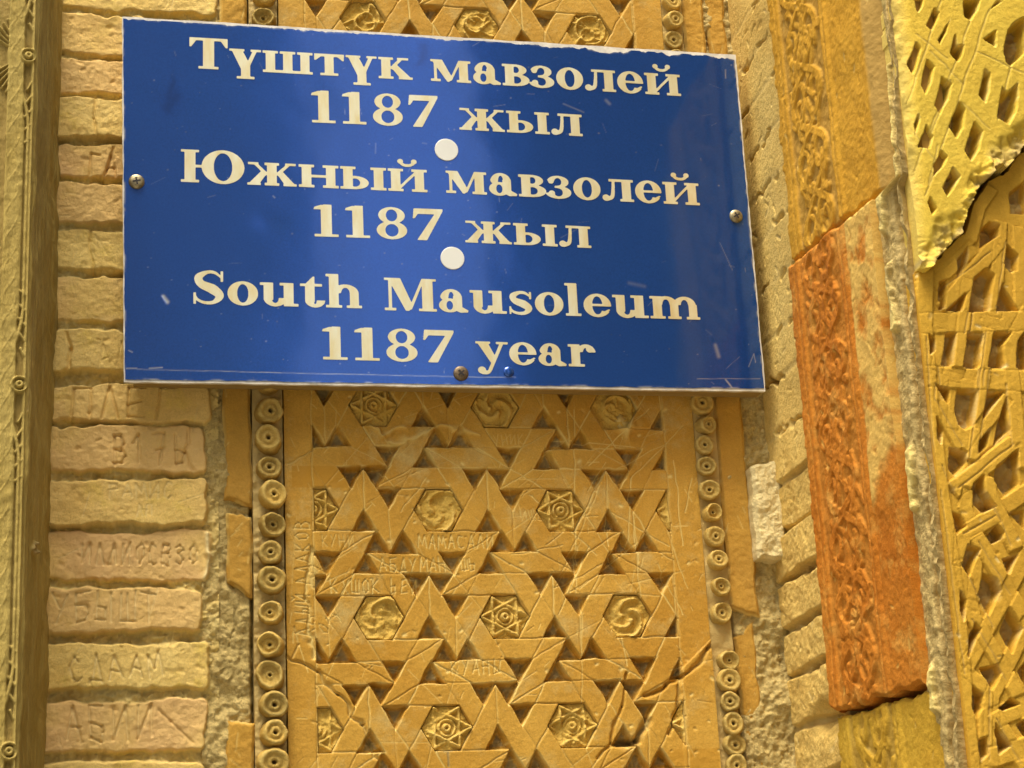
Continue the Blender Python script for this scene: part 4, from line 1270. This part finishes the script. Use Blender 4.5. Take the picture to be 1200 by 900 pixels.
hf.path([PS(175, 432), PS(190, 431)], .0007, 0, wear=.7)
hf.path([PS(148, 432), PS(160, 432)], .0006, 0, wear=.8)
hf.path([PS(737, 332), PS(755, 336)], .0022, 0, wear=.16)
hf.path([PS(838, 405), PS(842, 418)], .0022, 0, wear=.38)
hf.path([PS(710, 118), PS(714, 122)], .0020, 0, wear=.30)
hf.path([PS(660, 122), PS(684, 132)], .0009, 0, wear=.30)
hf.path([PS(850, 82), PS(850, 92)], .0006, 0, wear=.5)
hf.path([PS(877, 430), PS(883, 415), PS(885, 425)], .0005, 0, wear=.5)
hf.path([PS(440, 168), PS(440, 180)], .0005, 0, wear=.3)
hf.path([PS(320, 230), PS(322, 232)], .0007, 0, wear=.5)
for k in range(90):
    x, y = random.uniform(150, 885), random.uniform(40, 450)
    L = random.expovariate(1 / 7)
    a = random.uniform(0, 3.14)
    hf.line(PS(x, y), PS(x + L * math.cos(a), y + L * math.sin(a)), random.uniform(.0003, .0005), 0, wear=random.uniform(.08, .35))
for k in range(120):
    x, y = random.uniform(150, 885), random.uniform(60, 450)
    hf.line(PS(x, y), PS(x + .5, y), random.uniform(.0004, .0008), 0, wear=random.uniform(.1, .5), mort=random.choice((0, .8)))
for (x, y, L) in ((200, 90, 40), (205, 110, 20), (500, 60, 15)):
    hf.path([PS(x, y), PS(x - 4, y + L)], .006, 0, mort=.45, wob=.006)
# the edge of the enamel is chipped pale
ed = np.minimum.reduce([s * SW, (1 - s) * SW, t * SH, (1 - t) * SH])
hf.wear = np.maximum(hf.wear, np.exp(-(ed / .0012) ** 2) * np.clip(.1 + 2 * fbm(X, Z, 90, 921, 3), 0, .8))
sheet('blue_face', planar(X, Z, hf.H, YS), M['blue'], sign, hf, back=(0, .0004, 0))
for zb_, nm in ((sz0 + .0035, 'backing_batten'),):
    xa = at(156, 460, YS + .03)[0]
    xb_ = at(888, 465, YS + .03)[0]
    u, v = grid(xa, xb_, -.0185, .0185, .0018)
    hh = .0010 * fbm(u, v, 40, 931, 4)
    # batten front is hidden by the board, its underside is what shows
    zz_ = cor[3][1] + (cor[2][1] - cor[3][1]) * (u - sx0) / SW
    box('backing_batten', xa, xb_, YS + .006, YS + .034, min(cor[3][1], cor[2][1]) + .004, min(cor[3][1], cor[2][1]) + .034, M['batten'], sign, bev=.0015)


# ---- lettering: heavy wide slab-serif letters drawn as outlines and built as raised foil
class Glyphs:
    res = 64

    def __init__(s, w, y0=-.42, y1=1.34):
        n = s.res * 2
        s.X, s.Y = np.meshgrid(np.arange(-.12, w + .12, 1 / n), np.arange(y0, y1, 1 / n))
        s.m = np.zeros(s.X.shape, bool)

    def R(s, x0, y0, x1, y1, on=True):
        k = (s.X >= x0) & (s.X <= x1) & (s.Y >= y0) & (s.Y <= y1)
        s.m = s.m | k if on else s.m & ~k

    def P(s, pts, on=True):
        k = poly_sd(s.X, s.Y, pts) < 0
        s.m = s.m | k if on else s.m & ~k

    def E(s, cx, cy, rx, ry, on=True):
        k = ((s.X - cx) / rx) ** 2 + ((s.Y - cy) / ry) ** 2 < 1
        s.m = s.m | k if on else s.m & ~k

    def ring(s, cx, cy, rx, ry, tx, ty, clip=None):
        k = (((s.X - cx) / rx) ** 2 + ((s.Y - cy) / ry) ** 2 < 1) & ~(((s.X - cx) / (rx - tx)) ** 2 + ((s.Y - cy) / (ry - ty)) ** 2 < 1)
        if clip is not None: k &= clip(s.X, s.Y)
        s.m |= k

    def stem(s, x, w, h, y0=0.0, sl=.10, t=.075, top=True, bot=True, left=True, right=True):
        s.R(x, y0, x + w, h)
        for on, ya, yb in ((bot, y0, y0 + t), (top, h - t, h)):
            if on: s.R(x - (sl if left else 0), ya, x + w + (sl if right else 0), yb)

    def brush(s, pts, ws):
        pts = np.array(pts, float)
        n = len(pts)
        tt = np.linspace(0, n - 1, n * 14)
        i = np.clip(tt.astype(int), 0, n - 2)
        f = tt - i
        pm = np.vstack([2 * pts[0] - pts[1], pts, 2 * pts[-1] - pts[-2]])
        p0, p1, p2, p3 = pm[i], pm[i + 1], pm[i + 2], pm[i + 3]
        f_ = f[:, None]
        c = .5 * (2 * p1 + (p2 - p0) * f_ + (2 * p0 - 5 * p1 + 4 * p2 - p3) * f_ ** 2 + (3 * p1 - p0 - 3 * p2 + p3) * f_ ** 3)
        wv = np.interp(tt, np.arange(n), ws) / 2
        for (a, b), r in zip(c, wv):
            s.E(a, b, r, r)


XH = .70


def glyph(ch):
    lw = .27
    if ch == 'Т' or ch == 'т':
        h, W, st = (1.0, 1.10, .32) if ch == 'Т' else (XH, .88, .27)
        g = Glyphs(W)
        g.R(0, h - .085, W, h)
        dr = .30 * h
        g.P([(0, h), (0, h - dr), (.05, h - dr), (.20, h - .08), (.2, h)])
        g.P([(W, h), (W, h - dr), (W - .05, h - dr), (W - .20, h - .08), (W - .2, h)])
        g.stem(W / 2 - st / 2, st, h - .02, top=False, sl=.13)
        return g, W
    if ch == 'ү':
        g = Glyphs(.92)
        g.P([(.05, XH), (.36, XH), (.60, .20), (.60, .05), (.34, .05)])
        g.P([(.70, XH), (.82, XH), (.58, .12), (.48, .18)])
        g.R(0, XH - .07, .44, XH); g.R(.62, XH - .07, .92, XH)
        g.stem(.335, .27, .22, y0=-.26, top=False, sl=.12)
        return g, .92
    if ch == 'ш':
        g = Glyphs(1.46)
        for x in (.09, .595, 1.10): g.stem(x, lw, XH, sl=.09)
        g.R(.09, 0, 1.37, .085)
        return g, 1.46
    if ch == 'к':
        g = Glyphs(1.0)
        g.stem(.09, lw, XH, sl=.09)
        g.P([(.34, .36), (.62, XH - .03), (.74, XH - .03), (.42, .30)])
        g.R(.56, XH - .07, .90, XH)
        g.P([(.36, .40), (.56, .46), (.98, .04), (.64, .04)])
        g.R(.60, 0, 1.02, .07)
        return g, 1.0
    if ch == 'м':
        g = Glyphs(1.24)
        g.R(.10, 0, .19, XH); g.R(0, 0, .30, .075)
        g.P([(.02, XH), (.36, XH), (.66, .12), (.56, .0), (.50, .0)])
        g.P([(.86, XH), (.95, XH), (.64, .05), (.54, .0)])
        g.R(0, XH - .07, .2, XH)
        g.stem(.87, lw, XH, sl=.09, left=False); g.R(.79, 0, 1.23, .075)
        return g, 1.24
    if ch == 'а' or ch == 'a':
        g = Glyphs(.86)
        g.R(.42, .10, .68, .50)
        g.ring(.37, .44, .31, .27, .23, .085, lambda X, Y: Y > .44)
        g.E(.17, .47, .115, .10)
        g.ring(.32, .205, .31, .215, .215, .075, lambda X, Y: X < .50)
        g.P([(.42, .18), (.68, .16), (.86, .06), (.84, 0), (.62, -.01), (.46, .07)])
        return g, .86
    if ch == 'в':
        g = Glyphs(.86)
        g.stem(.09, lw, XH, sl=.09, right=False)
        g.ring(.42, .525, .34, .175, .235, .07, lambda X, Y: X > .36)
        g.ring(.42, .195, .42, .195, .26, .075, lambda X, Y: X > .36)
        for y in (0, .325, XH - .07): g.R(.3, y, .46, y + .07)
        return g, .86
    if ch == 'з':
        g = Glyphs(.74)
        g.ring(.30, .525, .33, .19, .22, .07, lambda X, Y: (X > .28) | (Y > .55))
        g.ring(.30, .19, .40, .205, .26, .075, lambda X, Y: (X > .28) | (Y < .16))
        g.R(.2, .33, .42, .395)
        g.E(.09, .54, .09, .085); g.E(.10, .15, .10, .09)
        return g, .72
    if ch in 'оo':
        g = Glyphs(.84)
        g.ring(.42, .35, .42, .365, .265, .085)
        return g, .84
    if ch == 'л':
        g = Glyphs(1.0)
        g.stem(.62, lw, XH, sl=.09, left=False); g.R(.55, 0, .98, .075)
        g.R(.22, XH - .075, .8, XH)
        g.brush([(.36, XH - .05), (.345, .4), (.30, .14), (.14, .06)], [.09, .10, .12, .13])
        g.E(.11, .10, .11, .10)
        return g, .98
    if ch in 'еe':
        g = Glyphs(.80)
        g.ring(.41, .35, .41, .365, .255, .08)
        g.P([(.42, .33), (.9, .33), (.9, .20), (.72, .16), (.42, .20)], on=False)
        g.R(.2, .325, .80, .395)
        g.P([(.55, .06), (.80, .22), (.74, .24), (.5, .10)])
        return g, .82
    if ch in 'йи':
        g = Glyphs(1.14)
        for x in (.09, .78): g.stem(x, lw, XH, sl=.09)
        g.P([(.34, .06), (.34, .17), (.80, .64), (.80, .53)])
        if ch == 'й':
            g.ring(.57, .93, .24, .16, .10, .085, lambda X, Y: Y < .93)
            g.E(.37, .94, .085, .075); g.E(.77, .94, .085, .075)
        return g, 1.14
    if ch == '1':
        g = Glyphs(.62)
        g.stem(.19, .28, 1.0, top=False, sl=.17)
        g.P([(.19, 1.0), (.02, .93), (.0, .86), (.22, .86), (.3, 1.0)])
        g.R(.25, .9, .47, 1.01)
        return g, .70
    if ch == '8':
        g = Glyphs(.80)
        g.ring(.40, .27, .40, .285, .225, .085)
        g.ring(.40, .745, .35, .265, .20, .075)
        return g, .84
    if ch == '7':
        g = Glyphs(.80)
        g.P([(.03, 1.0), (.80, 1.0), (.80, .93), (.36, -.01), (.10, -.01), (.58, .83), (.14, .83), (.05, .68), (0, .68)])
        return g, .80
    if ch == 'ж':
        g = Glyphs(1.42)
        g.stem(.575, lw, XH, sl=.07)
        for sg in (-1, 1):
            f = lambda x: .71 + sg * x
            g.P([(f(.10), .36), (f(.42), XH - .03), (f(.54), XH - .03), (f(.18), .30)])
            g.P([(f(.12), .40), (f(.30), .44), (f(.66), .04), (f(.36), .04)])
            for a, b, y in ((.38, .68, XH - .07), (.32, .70, 0)):
                g.R(min(f(a), f(b)), y, max(f(a), f(b)), y + .07)
        return g, 1.42
    if ch == 'ы':
        g = Glyphs(1.32)
        g.stem(.09, lw, XH, sl=.09)
        g.ring(.42, .205, .40, .205, .25, .075, lambda X, Y: X > .36)
        for y in (0, .335): g.R(.3, y, .46, y + .07)
        g.stem(.97, lw, XH, sl=.09)
        return g, 1.33
    if ch == 'Ю':
        g = Glyphs(1.78)
        g.stem(.10, .31, 1.0, sl=.10)
        g.R(.35, .46, .75, .54)
        g.ring(1.18, .5, .60, .52, .34, .09)
        return g, 1.80
    if ch == 'н':
        g = Glyphs(1.14)
        for x in (.09, .78): g.stem(x, lw, XH, sl=.09)
        g.R(.3, .31, .85, .39)
        return g, 1.14
    if ch in 'Ss':
        k, W = (1.0, .92) if ch == 'S' else (XH, .74)
        g = Glyphs(W)
        a = .23 if ch == 'S' else .19
        g.brush([(W * .88, k * .80), (W * .68, k * .95), (W * .44, k * .955), (W * .20, k * .80), (W * .28, k * .60), (W * .62, k * .45), (W * .82, k * .26), (W * .66, k * .07), (W * .40, k * .04), (W * .18, k * .12), (W * .08, k * .26)],
                [.05, .085, .10, a * .95, a, a * 1.25, a, .11, .085, .075, .05])
        g.R(W * .85, k * .68, W * .93, k * 1.0); g.R(W * .04, 0, W * .12, k * .34)
        return g, W
    if ch == 'u':
        g = Glyphs(1.06)
        g.R(.10, .18, .10 + lw, XH); g.R(0, XH - .075, .3, XH)
        g.ring(.42, .24, .32, .255, .22, .10, lambda X, Y: Y < .24)
        g.R(.66, .0, .66 + lw, XH); g.R(.55, XH - .075, .8, XH); g.R(.66, 0, 1.06, .075)
        return g, 1.06
    if ch == 't':
        g = Glyphs(.66)
        g.R(.14, .15, .14 + lw, XH); g.P([(.14, XH - .02), (.36, .92), (.41, .92), (.41, XH - .02)])
        g.R(0, XH - .075, .62, XH)
        g.ring(.42, .20, .28, .215, .24, .10, lambda X, Y: Y < .2)
        return g, .66
    if ch == 'h':
        g = Glyphs(1.08)
        g.stem(.10, lw, 1.02, sl=.09, right=False); g.R(.3, 0, .46, .075)
        g.ring(.56, .44, .37, .27, .25, .10, lambda X, Y: Y > .44)
        g.stem(.68, .25, .46, top=False, sl=.09)
        return g, 1.08
    if ch == 'M':
        g = Glyphs(1.50)
        g.R(.12, 0, .21, 1.0); g.R(0, 0, .33, .075); g.R(0, .925, .2, 1.0)
        g.P([(.10, 1.0), (.46, 1.0), (.80, .18), (.70, .0), (.60, .0)])
        g.P([(1.08, 1.0), (1.16, 1.0), (.78, .05), (.66, .0)])
        g.stem(1.08, .31, 1.0, sl=.10, left=False); g.R(.98, 0, 1.2, .075)
        return g, 1.50
    if ch == 'l':
        g = Glyphs(.48)
        g.stem(.10, lw, 1.02, sl=.09, right=False); g.R(.3, 0, .47, .075)
        return g, .50
    if ch == 'm':
        g = Glyphs(1.62)
        g.stem(.10, lw, XH, sl=.09, right=False); g.R(.3, 0, .46, .075)
        for x in (.0, .56):
            g.ring(.50 + x, .44, .34, .27, .23, .10, lambda X, Y: Y > .44)
            g.stem(.62 + x, .25, .46, top=False, sl=.08)
        return g, 1.60
    if ch == 'y':
        g = Glyphs(.98)
        g.P([(.05, XH - .03), (.37, XH - .03), (.62, .16), (.50, -.04)])
        g.P([(.74, XH - .03), (.85, XH - .03), (.47, -.20), (.37, -.16)])
        g.R(0, XH - .07, .45, XH); g.R(.62, XH - .07, .98, XH)
        g.brush([(.46, -.10), (.36, -.26), (.20, -.26)], [.10, .10, .14])
        g.E(.17, -.20, .12, .11)
        return g, .96
    if ch == 'r':
        g = Glyphs(.80)
        g.stem(.10, lw, XH, sl=.09, right=False); g.R(.3, 0, .50, .075)
        g.ring(.56, .42, .30, .29, .2, .11, lambda X, Y: Y > .46)
        g.E(.68, .56, .12, .11)
        return g, .80
    raise KeyError(ch)


def contour_mesh(F, px0, pz0, dx, dz, place):
    """marching squares on field F (>.5 inside): flat letter bodies with bevelled tops and side walls"""
    nz, nx = F.shape
    verts, faces, sides = [], [], []
    vid = {}
    ins = F > .5

    def corner(i, j):
        k = (i, j)
        if k not in vid:
            vid[k] = len(verts); verts.append((px0 + j * dx, pz0 + i * dz, F[i, j]))
        return vid[k]

    def cross(i, j, i2, j2):
        k = (i, j, i2, j2) if (i, j) < (i2, j2) else (i2, j2, i, j)
        if k not in vid:
            a, b = F[k[0], k[1]], F[k[2], k[3]]
            t = min(.98, max(.02, (.5 - a) / (b - a)))
            vid[k] = len(verts)
            verts.append((px0 + (k[1] + (k[3] - k[1]) * t) * dx, pz0 + (k[0] + (k[2] - k[0]) * t) * dz, .5))
        return vid[k]
    cnt = ins[:-1, :-1].astype(int) + ins[1:, :-1] + ins[:-1, 1:] + ins[1:, 1:]
    for i, j in zip(*np.nonzero(cnt)):
        c = [(i, j), (i, j + 1), (i + 1, j + 1), (i + 1, j)]
        if cnt[i, j] == 4:
            faces.append([corner(*p) for p in c]); continue
        poly, cr = [], []
        for a in range(4):
            p, q_ = c[a], c[(a + 1) % 4]
            if ins[p]: poly.append(corner(*p))
            if ins[p] != ins[q_]:
                v = cross(p[0], p[1], q_[0], q_[1])
                poly.append(v); cr.append((v, ins[p]))
        if len(poly) >= 3: faces.append(poly)
        if len(cr) == 2:
            (a, ia), (b, ib) = cr
            sides.append((a, b) if ia else (b, a))
    V = np.array(verts)
    return V, faces, sides


def word(txt, p0, p1, cap_px, track=.05):
    """a word whose baseline runs from photo pixel p0 to p1"""
    a, b = np.array(PS(*p0)), np.array(PS(*p1))
    cap = PS(p0[0], p0[1] - cap_px)[1] - a[1]
    gl = [glyph(c) for c in txt]
    tot = sum(g[1] for g in gl) + track * (len(gl) - 1)
    kx = np.hypot(*(b - a)) / tot
    ex = (b - a) / np.hypot(*(b - a))
    VV, FF = [], []
    base = 0
    x = 0
    for g, adv in gl:
        f = g.m.astype(float)
        f = (f[0:f.shape[0] // 2 * 2, 0:f.shape[1] // 2 * 2]).reshape(f.shape[0] // 2, 2, f.shape[1] // 2, 2).mean((1, 3))
        for _ in range(1):
            p = np.pad(f, 1, 'edge')
            f = (p[:-2, 1:-1] + p[2:, 1:-1] + p[1:-1, :-2] + p[1:-1, 2:] + 2 * p[1:-1, 1:-1]) / 6
        p = np.pad(f, 2, 'edge')
        lift = sum(p[2 + a_:2 + a_ + f.shape[0], 2 + b_:2 + b_ + f.shape[1]] for a_ in (-2, -1, 0, 1, 2) for b_ in (-2, -1, 0, 1, 2)) / 25
        st = 1 / g.res
        V, F, S = contour_mesh(f, 0, 0, st, st, None)
        if len(V) == 0: continue
        ix = np.clip((V[:, 0] / st).round().astype(int), 0, f.shape[1] - 1)
        iz = np.clip((V[:, 1] / st).round().astype(int), 0, f.shape[0] - 1)
        up = np.clip((lift[iz, ix] - .5) * 2, 0, 1)
        gx = (V[:, 0] - .12 + x) * kx
        gz = (V[:, 1] - .42) * cap
        wx = a[0] + gx * ex[0]
        wz = a[1] + gx * ex[1] + gz
        hgt = warp(wx, wz) + .0007 + .0004
        n0 = len(V)
        VV.append(np.stack([wx, YS - hgt, wz], -1))
        VV.append(np.stack([wx, YS - warp(wx, wz) - .0003, wz], -1))
        FF += [[base + i for i in fc] for fc in F]
        FF += [[base + i, base + j, base + j + n0, base + i + n0] for i, j in S]
        base += 2 * n0
        x += adv + track
    V = np.concatenate(VV)
    used = sorted({i for f in FF for i in f})
    mp = {u: k for k, u in enumerate(used)}
    return raw('lettering', V[used], [[mp[i] for i in f] for f in FF], M['letter'], sign, smooth=False)


word('Түштүк', (222, 80), (483, 94), 36)
word('мавзолей', (505, 95), (798, 113), 36)
word('1187', (365, 143.5), (514, 149.5), 37, .12)
word('жыл', (538, 152), (683, 160), 36)
word('Южный', (212, 213), (501, 225.5), 38)
word('мавзолей', (523, 226), (820, 241), 37)
word('1187', (368, 277), (520, 282), 37, .12)
word('жыл', (545, 284), (693, 291), 36)
word('South', (225, 356), (427, 361.5), 39)
word('Mausoleum', (451, 363.5), (824, 375), 38)
word('1187', (378, 421), (533, 425), 38, .12)
word('year', (558, 426), (697, 430), 37)


def disc(name, px, py, r, mat, parent, depth, prof=None, n=36):
    x, z = PS(px, py)
    b = float(warp(np.array([x]), np.array([z]))[0]) + .0005
    prof = prof or [(1.0, 0), (1.0, depth * .8), (.97, depth), (0, depth)]
    vs, fs = [], []
    for (a, h) in prof[:-1]:
        for k in range(n):
            t = 2 * math.pi * k / n
            vs.append((x + r * a * math.cos(t), YS - b - h, z + r * a * math.sin(t)))
    vs.append((x, YS - b - prof[-1][1], z))
    L = len(prof) - 1
    for i in range(L - 1):
        for k in range(n):
            fs.append((i * n + k, i * n + (k + 1) % n, (i + 1) * n + (k + 1) % n, (i + 1) * n + k))
    for k in range(n):
        fs.append(((L - 1) * n + k, (L - 1) * n + (k + 1) % n, L * n))
    return raw(name, vs, fs, mat, parent), x, z, b


for (px_, py_) in ((523, 176), (530, 303)):
    disc('separator_dot', px_, py_, .0138, M['dot'], sign, .0012)
dome = [(1.0, 0), (1.0, .0012), (.92, .0026), (.75, .0036), (.5, .0042), (.25, .0044), (0, .0045)]
for (px_, py_, r, mt, an) in ((160, 213.5, .0088, 'screw', .2), (862, 254, .0082, 'screw', .5), (540, 438, .0086, 'screw_dark', .7), (596, 436, .0060, 'blue', .3)):
    o, x, z, b = disc('screw', px_, py_, r, M[mt], sign, .004, [(a, h * r / .009) for a, h in dome])
    if mt == 'blue': continue
    for k in range(2):
        a = an + k * math.pi / 2
        ca, sa = math.cos(a), math.sin(a)
        L_, W_ = r * .50, r * .10
        vs = []
        for yy in (.0043, .0049 if k else .0047):
            for (p, q_) in ((-L_, -W_), (L_, -W_), (L_, W_), (-L_, W_)):
                vs.append((x + p * ca - q_ * sa, YS - b - yy * r / .009, z + p * sa + q_ * ca))
        vs = [np.array(v) - np.array((0, 0, 0)) for v in vs]
        c = raw('cross_slot', vs, [(0, 1, 2, 3), (4, 5, 6, 7), (0, 1, 5, 4), (1, 2, 6, 5), (2, 3, 7, 6), (3, 0, 4, 7)], M['slot'], o)
